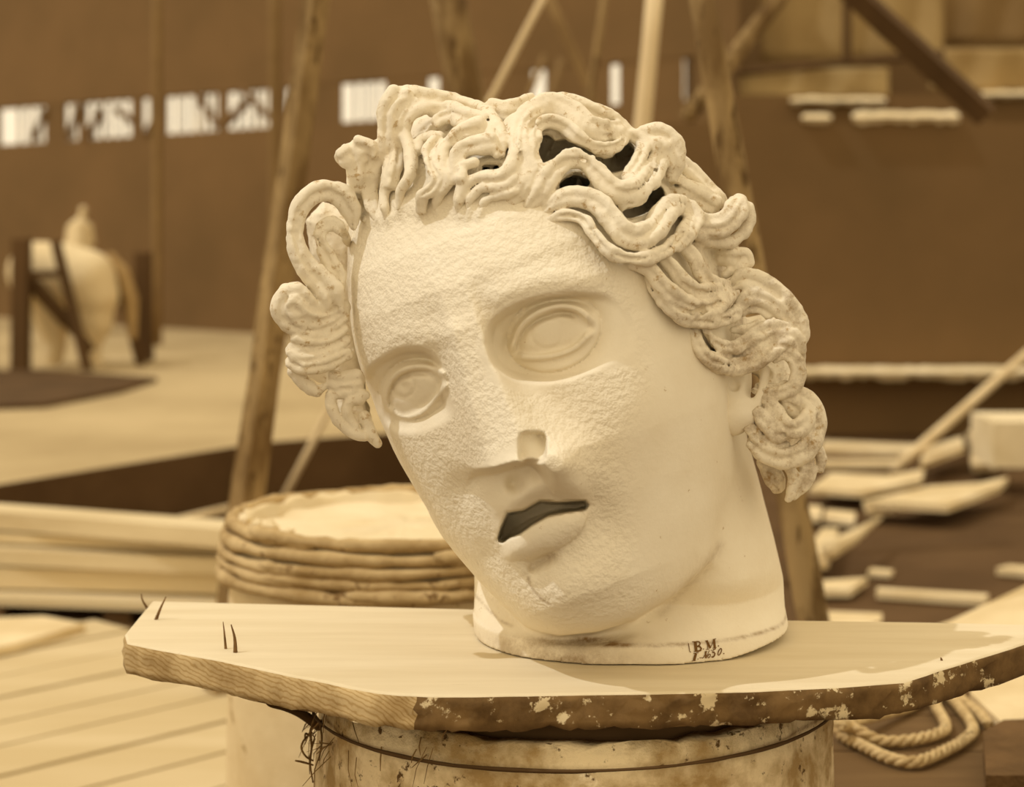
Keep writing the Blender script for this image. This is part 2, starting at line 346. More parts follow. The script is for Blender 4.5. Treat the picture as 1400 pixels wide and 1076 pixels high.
class Grid:
    def __init__(s, lo, hi, h):
        s.lo = np.array(lo, float); s.h = h
        s.n = np.ceil((np.array(hi) - s.lo) / h).astype(int) + 1
        s.ax = [(s.lo[k] + h * np.arange(s.n[k])).astype(np.float32) for k in range(3)]
        s.F = np.full(s.n, 60.0, np.float32)
    def box(s, lo, hi):
        a = np.maximum(np.floor((np.array(lo) - s.lo) / s.h).astype(int), 0)
        b = np.minimum(np.ceil((np.array(hi) - s.lo) / s.h).astype(int) + 1, s.n)
        return a, b
    def tube(s, P, R, k=3.0, flat=None, sub=False):
        P = np.array(P, float); R = np.array(R, float)
        pad = R.max() + 8
        a, b = s.box(P.min(0) - pad, P.max(0) + pad)
        if (b <= a).any(): return
        T = np.full(b - a, 60.0, np.float32)
        for i in range(len(P) - 1):
            p, q, r0, r1 = P[i], P[i + 1], R[i], R[i + 1]
            pp = max(r0, r1) + 8
            a2, b2 = s.box(np.minimum(p, q) - pp, np.maximum(p, q) + pp)
            if (b2 <= a2).any(): continue
            X = s.ax[0][a2[0]:b2[0], None, None] - p[0]; Y = s.ax[1][None, a2[1]:b2[1], None] - p[1]; Z = s.ax[2][None, None, a2[2]:b2[2]] - p[2]
            e = q - p; L = float(e @ e) + 1e-9
            t = np.clip((X * e[0] + Y * e[1] + Z * e[2]) / L, 0, 1)
            d = np.sqrt((X - e[0] * t) ** 2 + (Y - e[1] * t) ** 2 + (Z - e[2] * t) ** 2) - (r0 + (r1 - r0) * t)
            o = a2 - a
            sl = tuple(slice(o[m], o[m] + b2[m] - a2[m]) for m in range(3))
            T[sl] = np.minimum(T[sl], d)
        sl = tuple(slice(a[m], b[m]) for m in range(3))
        s.F[sl] = smax(s.F[sl], -T, k) if sub else smin(s.F[sl], T, k)
    def mesh(s):
        F = s.F
        for k in range(3):
            sl = [slice(None)] * 3
            for e in (0, -1):
                sl[k] = e; F[tuple(sl)] = np.maximum(F[tuple(sl)], 1.0)
        I = F < 0
        c = [I[i:I.shape[0] - 1 + i, j:I.shape[1] - 1 + j, k:I.shape[2] - 1 + k] for i in (0, 1) for j in (0, 1) for k in (0, 1)]
        an = c[0].copy(); al = c[0].copy()
        for q in c[1:]: an |= q; al &= q
        act = an & ~al
        ii, jj, kk = np.nonzero(act)
        idx = np.full(act.shape, -1, np.int32); idx[ii, jj, kk] = np.arange(len(ii), dtype=np.int32)
        S = np.zeros((len(ii), 3)); C = np.zeros(len(ii))
        for ax in range(3):
            for a in (0, 1):
                for b in (0, 1):
                    o0 = [0, 0, 0]; oth = [m for m in range(3) if m != ax]
                    o0[oth[0]] = a; o0[oth[1]] = b; o1 = list(o0); o1[ax] = 1
                    f0 = F[ii + o0[0], jj + o0[1], kk + o0[2]].astype(float); f1 = F[ii + o1[0], jj + o1[1], kk + o1[2]].astype(float)
                    m = (f0 < 0) != (f1 < 0)
                    t = np.where(m, f0 / np.where(m, f0 - f1, 1), 0)
                    p = np.array(o0, float)[None, :].repeat(len(ii), 0); p[:, ax] = t
                    S += p * m[:, None]; C += m
        V = S / C[:, None] + np.stack([ii, jj, kk], 1)
        V = V * s.h + s.lo
        quads = []
        for ax in range(3):
            u, v = (ax + 1) % 3, (ax + 2) % 3
            A = [slice(None)] * 3; B = [slice(None)] * 3
            A[ax] = slice(0, -1); B[ax] = slice(1, None)
            for w in (u, v): A[w] = slice(1, -1); B[w] = slice(1, -1)
            a_, b_ = I[tuple(A)], I[tuple(B)]
            for flip, m in ((False, a_ & ~b_), (True, ~a_ & b_)):
                x = np.stack(np.nonzero(m), 1)
                x[:, u] += 1; x[:, v] += 1
                def g(du, dv):
                    y = x.copy(); y[:, u] -= du; y[:, v] -= dv
                    return idx[y[:, 0], y[:, 1], y[:, 2]]
                q = np.stack([g(1, 1), g(0, 1), g(0, 0), g(1, 0)], 1)
                quads.append(q[:, ::-1] if flip else q)
        Q = np.concatenate(quads)
        return V, Q
def to_world(V):
    D = 2.6 + V[:, 2] / 1000.0
    return np.stack([(V[:, 0] - PX0) * D / FPX, D, CAMH - (V[:, 1] - PY0) * D / FPX], 1)

# head frame: u along the eye line, v up the face, w out of the face
HC = np.array([753.0, 466.0, 98.0])
ROLL, YAW = math.radians(21.5), math.radians(19)
_r0 = np.array([math.cos(ROLL), math.sin(ROLL), 0]); _up = np.array([-math.sin(ROLL), math.cos(ROLL), 0]); _f0 = np.array([0, 0, 1.0])
_f = _f0 * math.cos(YAW) - _r0 * math.sin(YAW); _r = _r0 * math.cos(YAW) + _f0 * math.sin(YAW)
def local(x, y, c):
    X, Yu, Z = x - HC[0], -(y - HC[1]), -(c - HC[2])
    return (X * _r[0] + Yu * _r[1] + Z * _r[2]), (X * _up[0] + Yu * _up[1] + Z * _up[2]), (X * _f[0] + Yu * _f[1] + Z * _f[2])
VK = np.array([-460, -390, -340, -290, -230, -160, -80, 0, 60, 120, 180, 240, 290, 330, 360.])
WK = np.array([130, 145, 165, 190, 214, 238, 256, 263, 262, 252, 233, 200, 158, 108, 40.])
FK = np.array([200, 262, 285, 286, 292, 293, 293, 294, 304, 296, 272, 232, 184, 128, 50.])
def base_head(x, y, c):
    u, v, w = local(x, y, c)
    W = np.interp(v, VK, WK).astype(np.float32); Fr = np.interp(v, VK, FK).astype(np.float32)
    Fr = np.where(w < 0, Fr * 1.02, Fr)
    r = (np.abs(u / W) ** 2.25 + np.abs(w / Fr) ** 2.25) ** (1 / 2.25)
    f = (r - 1) * (0.5 * (W + Fr)) * 0.93
    return np.maximum(f, (v - 350))
def hair_depth(px, py, grow=22.0):
    """depth of the hair envelope seen at a pixel"""
    Ru, Rv, Rw, v0 = 262 + grow, 335 + grow, 302 + grow, 30.0
    d = np.array([-_r[2], -_up[2], -_f[2]]); q = np.array(local(px, py, HC[2]), float); q[1] -= v0
    s = np.array([1 / Ru, 1 / Rv, 1 / Rw]); d = d * s; q = q * s
    a = d @ d; b = 2 * d @ q; c = q @ q - 1
    disc = max(b * b - 4 * a * c, 0.16 * 4 * a)
    return HC[2] + (-b - math.sqrt(disc)) / (2 * a)

def relief(X, Y):
    """raised and sunk features of the face, in millimetres towards the viewer"""
    H = np.zeros(X.shape)
    # brow ridges
    for P, a in (([(500, 488), (545, 458), (600, 458), (640, 440)], 5), ([(650, 425), (700, 398), (770, 380), (850, 392)], 8)):
        d, T = sd_line(X, Y, P); H += a * np.exp(-(d / 20) ** 2) * taper(T, 0.25)
    # eye sockets: sharp under the brow, fading into the cheek
    S1 = [(495, 520), (503, 500), (525, 484), (552, 472), (585, 475), (603, 494), (613, 530), (622, 560), (616, 578), (595, 592), (560, 598), (530, 590), (508, 560)]
    S2 = [(660, 470), (668, 440), (700, 415), (750, 400), (800, 398), (840, 404), (870, 440), (868, 480), (830, 505), (770, 525), (715, 525), (675, 505)]
    for P, dep, c0, y0, y1 in ((S1, 34, (555, 530), 560, 605), (S2, 40, (762, 455), 480, 545)):
        fx = 1 - 0.93 * sstep(X, 772, 850) if P is S2 else 1.0
        s = -sd_poly(X, Y, catmull(list(P) + [P[0]], 4)[:-1]); fade = 1 - sstep(Y + 0.39 * (X - c0[0]), y0, y1) * 0.95
        H -= dep * sstep(s, 0, 14) * fade * fx
        H -= 8 * sstep(s, 8, 45) * fade * fx
    # eyeballs
    H += 24 * np.sqrt(np.clip(1 - ell(X, Y, 566, 532, 48, 40) ** 2, 0, 1))
    H += 29 * np.sqrt(np.clip(1 - ell(X, Y, 757, 455, 66, 52) ** 2, 0, 1))
    # lids
    def lid(P, amp, wid, groove):
        d, T = sd_line(X, Y, P); t = taper(T, 0.12)
        return amp * sstep(wid - d, 0, wid * 0.6) * t - groove * np.exp(-((d - wid - 4) / 4.0) ** 2) * t
    up1 = [(530, 566), (526, 545), (533, 523), (548, 508), (566, 502), (590, 503), (608, 518)]
    up2 = [(700, 486), (704, 464), (716, 443), (738, 427), (768, 419), (796, 426), (812, 446)]
    lo1 = [(530, 552), (543, 569), (562, 571), (584, 558), (602, 536), (610, 522)]
    lo2 = [(702, 486), (728, 489), (758, 486), (788, 474), (811, 450)]
    H += lid(up1, 9, 6, 3) + lid(up2, 10, 7, 3) + lid(lo1, 7, 5, 1) + lid(lo2, 8, 6, 1)
    for P, a, w in (([(525, 545), (530, 515), (552, 494), (585, 493), (604, 503)], 7, 4.5), ([(698, 478), (701, 450), (718, 427), (748, 411), (790, 411), (818, 428)], 8, 5)):
        d, T = sd_line(X, Y, P); H -= a * np.exp(-(d / w) ** 2) * taper(T)
    # inside corners and the cut under the upper lid
    for P, a, w in (([(537, 561), (532, 545), (538, 527), (552, 514), (570, 509), (592, 511)], 10, 4), ([(706, 480), (710, 463), (722, 446), (742, 434), (768, 427), (795, 433)], 11, 4.5)):
        d, T = sd_line(X, Y, P); H -= a * np.exp(-(d / w) ** 2) * taper(T)
    for cx, cy, r, a in ((706, 481, 7, 9), (606, 521, 7, 7), (808, 448, 5, 5), (541, 560, 5, 4)):
        H -= a * np.exp(-(np.hypot(X - cx, Y - cy) / r) ** 2)
    r = np.hypot(X - 552, Y - 528)                       # carved iris of the left eye
    H -= 3.5 * np.exp(-((r - 15) / 2.5) ** 2) + 6 * np.exp(-(r / 6) ** 2)
    r = np.hypot(X - 748, Y - 455); H -= 1.2 * np.exp(-((r - 22) / 3) ** 2)
    # nose: ridge cut off above the mouth
    A, B = np.array([630, 425.]), np.array([697, 640.]); e = B - A; L = np.hypot(*e)
    t = ((X - A[0]) * e[0] + (Y - A[1]) * e[1]) / L ** 2; d = ((X - A[0]) * (-e[1]) + (Y - A[1]) * e[0]) / L   # d>0: viewer's left
    tt = np.clip(t, 0, 1); wl = 16 + 26 * tt; wr = 12 + 60 * tt ** 2.2; hh = 26 + 54 * tt ** 1.2; pl = 15 + 8 * tt
    wd = np.where(d > 0, wl, wr)
    prof = hh * np.where(np.abs(d) < pl, 1, np.exp(-np.clip((np.abs(d) - pl) / wd, 0, 9) ** 2 * 1.25))
    edge, _ = sd_line(X, Y, [(560, 610), (652, 643), (676, 640), (700, 634), (745, 622), (800, 640)])
    below = np.interp(X, [560, 652, 676, 700, 722, 745, 800], [600, 643, 641, 634, 629, 628, 640]) - Y
    wc = 9 + 45 * sstep(X, 722, 765) + 30 * sstep(655 - X, 0, 25)
    H += prof * sstep(below, -wc, 3) * sstep(t, -0.3, 0.38)
    # what is left of the nostrils and wing
    H += 24 * np.exp(-ell(X, Y, 716, 662, 34, 30) ** 2 * 1.3)
    H += 26 * np.exp(-ell(X, Y, 765, 636, 30, 27) ** 2 * 1.3) 
    H -= 32 * np.exp(-ell(X, Y, 703, 661, 12, 13) ** 2 * 1.2)
    H -= 26 * sstep(1.25 - (np.abs((X - 728) / 17) ** 4 + np.abs((Y - 612) / 19) ** 4) ** 0.25, 0, 0.35)
    # upper lip ridge, opening, lower lip, fold, chin
    d, T = sd_line(X, Y, [(680, 712), (700, 690), (740, 668), (775, 668), (815, 676)]); H += 15 * np.exp(-(d / 17) ** 2) * taper(T, 0.2)
    M = [(680, 739), (684, 722), (693, 700), (716, 696), (738, 683), (762, 686), (788, 684), (801, 684), (806, 690), (801, 697), (775, 701), (750, 706), (728, 719), (712, 731), (697, 736), (688, 742)]
    H += 24 * np.sqrt(np.clip(1 - ell(X, Y, 743, 731, 64, 27, -24) ** 2, 0, 1)) * sstep(X, 684, 700)
    H += 7 * np.exp(-ell(X, Y, 705, 755, 18, 14) ** 2)
    H -= 115 * sstep(-sd_poly(X, Y, M), -1.0, 4)
    d, T = sd_line(X, Y, [(718, 783), (738, 768), (765, 755)]); H -= 19 * np.exp(-(d / 10) ** 2) * taper(T, 0.3)
    H += 18 * np.exp(-ell(X, Y, 772, 812, 70, 46) ** 2 * 1.2)
    H -= 8 * np.exp(-ell(X, Y, 825, 715, 30, 34) ** 2)
    H -= 8 * np.exp(-ell(X, Y, 668, 760, 22, 24) ** 2)
    # roots of the hair, melting into the forehead
    H += 15 * sstep(-sd_poly(X, Y, [(470, 150), (735, 150), (730, 268), (690, 284), (640, 300), (560, 300), (505, 308), (484, 308)]), -10, 36)
    for P, Wd, ns, lift in LOCKS:
        p, q = np.array(P[-2], float), np.array(P[-1], float)
        if not np.isscalar(lift) and lift[-1] <= 2 and q[0] < 760 and 255 < q[1] < 312:
            d, T = sd_line(X, Y, [p, q, q + 0.9 * (q - p)]); H += 6.5 * np.exp(-(d / 6.0) ** 2) * (1 - sstep(T, 0.35, 1)) * sstep(T, 0, 0.2)
    # cheeks and temple
    H += 12 * np.exp(-ell(X, Y, 860, 570, 85, 70) ** 2) + 9 * np.exp(-ell(X, Y, 575, 640, 45, 55) ** 2)
    H -= 9 * np.exp(-ell(X, Y, 640, 655, 20, 50, 20) ** 2)
    H += 10 * np.exp(-ell(X, Y, 640, 370, 120, 60) ** 2)
    # hairline cracks
    for P in ([(722, 790), (728, 805), (742, 820), (752, 826)], [(905, 840), (935, 806), (960, 780), (985, 745)]):
        d, T = sd_line(X, Y, P); H -= 1.6 * np.exp(-(d / 2.4) ** 2) * taper(T)
    return H
FACE_P = [(468, 260), (472, 330), (475, 400), (481, 455), (492, 510), (508, 570), (528, 620), (556, 672), (572, 700), (577, 722), (584, 745), (606, 772), (640, 812), (680, 842), (715, 860), (765, 869), (815, 864), (868, 848), (925, 812), (972, 768), (998, 715), (1014, 650), (1010, 600), (1004, 530), (1020, 470), (1030, 400), (990, 310), (920, 235), (820, 180), (680, 150), (560, 165), (490, 210)]
NECK_P = [(700, 640), (623, 740), (623, 790), (631, 835), (645, 878), (650, 1000), (1090, 1000), (1084, 862), (1078, 842), (1071, 790), (1058, 735), (1040, 668), (1015, 600), (1000, 540), (850, 500)]
STEP = 2.5
def build_face(root, mat):
    G = Grid((440, 135, -265), (1112, 930, 400), STEP)
    X2, Y2 = np.meshgrid(G.ax[0], G.ax[1], indexing='ij')
    H = relief(X2.astype(float), Y2.astype(float)).astype(np.float32)
    d2 = sd_poly(X2, Y2, FACE_P).astype(np.float32); dn = sd_poly(X2, Y2, NECK_P).astype(np.float32)
    KK = (46 - 26 * sstep(540 - X2, 0, 60) * sstep(560 - Y2, 0, 90) - 22 * sstep(Y2 + 0.35 * (X2 - 760), 770, 860)).astype(np.float32)
    x, y, c = G.ax[0][:, None, None], G.ax[1][None, :, None], G.ax[2][None, None, :]
    for i0 in range(0, G.n[0], 60):
        s = slice(i0, min(i0 + 60, G.n[0]))
        f = base_head(x[s], y, c + H[s][:, :, None])
        f = smax(f, d2[s][:, :, None] + 0 * c, KK[s][:, :, None])
        pyb = (PY0 + FPX * (CAMH - ZB) * 1000 / (2600 + c))          # where the board's top is seen at this depth
        h = pyb - y                                                # height above the board
        cx = np.interp(h, [0, 200, 340], [866, 846, 830]); rx = np.interp(h, [0, 26, 27, 190, 340], [218, 216, 214, 206, 196])
        cc = np.interp(h, [0, 26, 70, 340], [158, 160, 215, 250]); rc = np.interp(h, [0, 26, 27, 340], [207, 207, 204.5, 196])
        n = ((np.abs((x[s] - cx) / rx) ** 2.3 + np.abs((c - cc) / rc) ** 2.3) ** (1 / 2.3) - 1) * 195
        n = n - 62 * np.exp(-(((x[s] - 995) / 80) ** 2 + ((y - 755) / 150) ** 2)) * sstep(h, 20, 110) + 1.2 * np.sin(0.06 * x[s]) * np.sin(0.05 * y) 
        n = smax(n, dn[s][:, :, None] + 0 * c, 16.0)
        hol = (np.sqrt(((x[s] - 775) / 125) ** 2 + ((y - 866 + 0.0006 * (x[s] - 775) ** 2) / 19) ** 2 + ((c + 52) / 52) ** 2) - 1) * 18
        n = smax(n, -hol, 12.0)
        n = np.maximum(n, -(h - 1.0 - 0.14 * np.clip(x[s] - 990, 0, 200)))
        kk = 9.0 + 30.0 * sstep(x[s], 890, 990)
        G.F[s] = np.maximum(smin(f, n, kk), 1.5 - h)
    G.depth = depth_map(G)
    for P, R in HOLES:                     # the drill went into the head itself
        if R < 5: continue
        Q = [np.array((p[0], p[1], hair_depth(*p, 8.0))) for p in P]
        for dz in range(0, 150, 20): G.tube(catmull([q + np.array((0, 0, dz)) for q in Q], 4), [R] * (4 * (len(Q) - 1) + 1 if len(Q) > 2 else 5), 3.0, sub=True)
    V, Q = G.mesh()
    o = np_mesh('face', to_world(V), Q, mat, root)
    # where the stone is pitted and where it stayed smooth
    px, py = V[:, 0], V[:, 1]
    r = np.ones(len(V))
    for P, e in (([(495, 520), (503, 500), (525, 482), (552, 471), (585, 474), (603, 494), (613, 530), (624, 562), (612, 578), (595, 586), (575, 594), (540, 597), (520, 585), (508, 560)], 3),
              ([(652, 480), (668, 440), (700, 413), (750, 398), (800, 398), (835, 404), (868, 440), (872, 500), (780, 512), (740, 540), (700, 535), (665, 520)], 5),
              ([(835, 330), (875, 400), (880, 520), (850, 600), (850, 720), (860, 800), (1120, 800), (1120, 200)], 32),
              ([(650, 640), (712, 597), (742, 600), (745, 640), (800, 650), (810, 680), (800, 720), (690, 770), (670, 700)], 5),
              ([(600, 800), (700, 848), (765, 858), (850, 845), (930, 790), (1100, 700), (1100, 940), (600, 940)], 16)):
        r *= sstep(sd_poly(px, py, P), -e, e)
    r = np.clip(r + 0.75 * np.exp(-(((px - 800) / 55) ** 2 + ((py - 745) / 70) ** 2)), 0, 1)
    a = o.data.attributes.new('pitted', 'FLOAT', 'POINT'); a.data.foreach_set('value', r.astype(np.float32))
    dirt_shade = np.zeros(len(V)); hb = (PY0 + FPX * (CAMH - ZB) * 1000 / (2600 + V[:, 2])) - py  # ring grime and stained cracks, plus shade painted under chin and in creases
    dirt_shade += 0.75 * np.exp(-((hb - 27) / 2.2) ** 2) * sstep(px, 780, 800) * (V[:, 2] < 160)
    dirt_shade += 0.8 * (1 - sstep(hb, 4, 34)) * np.exp(-((px - 770) / 95) ** 2) + 0.55 * np.exp(-((px - 770) / 90) ** 2 - ((py - 876) / 9) ** 2)
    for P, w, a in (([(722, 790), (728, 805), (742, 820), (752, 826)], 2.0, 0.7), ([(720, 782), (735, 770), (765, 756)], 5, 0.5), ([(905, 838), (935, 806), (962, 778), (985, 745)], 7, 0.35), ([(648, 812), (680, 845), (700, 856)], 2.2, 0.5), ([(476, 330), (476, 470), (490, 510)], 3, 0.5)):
        d, T = sd_line(px, py, P, 3); dirt_shade += a * np.exp(-(d / w) ** 2)
    a2 = o.data.attributes.new('dirt_shade', 'FLOAT', 'POINT'); a2.data.foreach_set('value', np.clip(dirt_shade, 0, 1).astype(np.float32))
    return o, G
def depth_map(G):
    I = G.F < 0; k = np.argmax(I, axis=2); hit = I.any(axis=2) & (k > 0); k1 = np.maximum(k, 1)
    i, j = np.indices(k.shape); f0 = G.F[i, j, k1 - 1]; f1 = G.F[i, j, k1]
    return np.where(hit, G.ax[2][k1 - 1] + G.h * f0 / np.where(f0 - f1 == 0, 1, f0 - f1), np.nan)
def face_depth(G, px, py):
    x, y = (px - G.lo[0]) / G.h, (py - G.lo[1]) / G.h; i, j = int(x), int(y)
    if i < 0 or j < 0 or i + 1 >= G.n[0] or j + 1 >= G.n[1]: raise ValueError
    a, b = x - i, y - j; M = G.depth
    d = (M[i, j] * (1 - a) + M[i + 1, j] * a) * (1 - b) + (M[i, j + 1] * (1 - a) + M[i + 1, j + 1] * a) * b
    if np.isnan(d): raise ValueError
    return float(d)

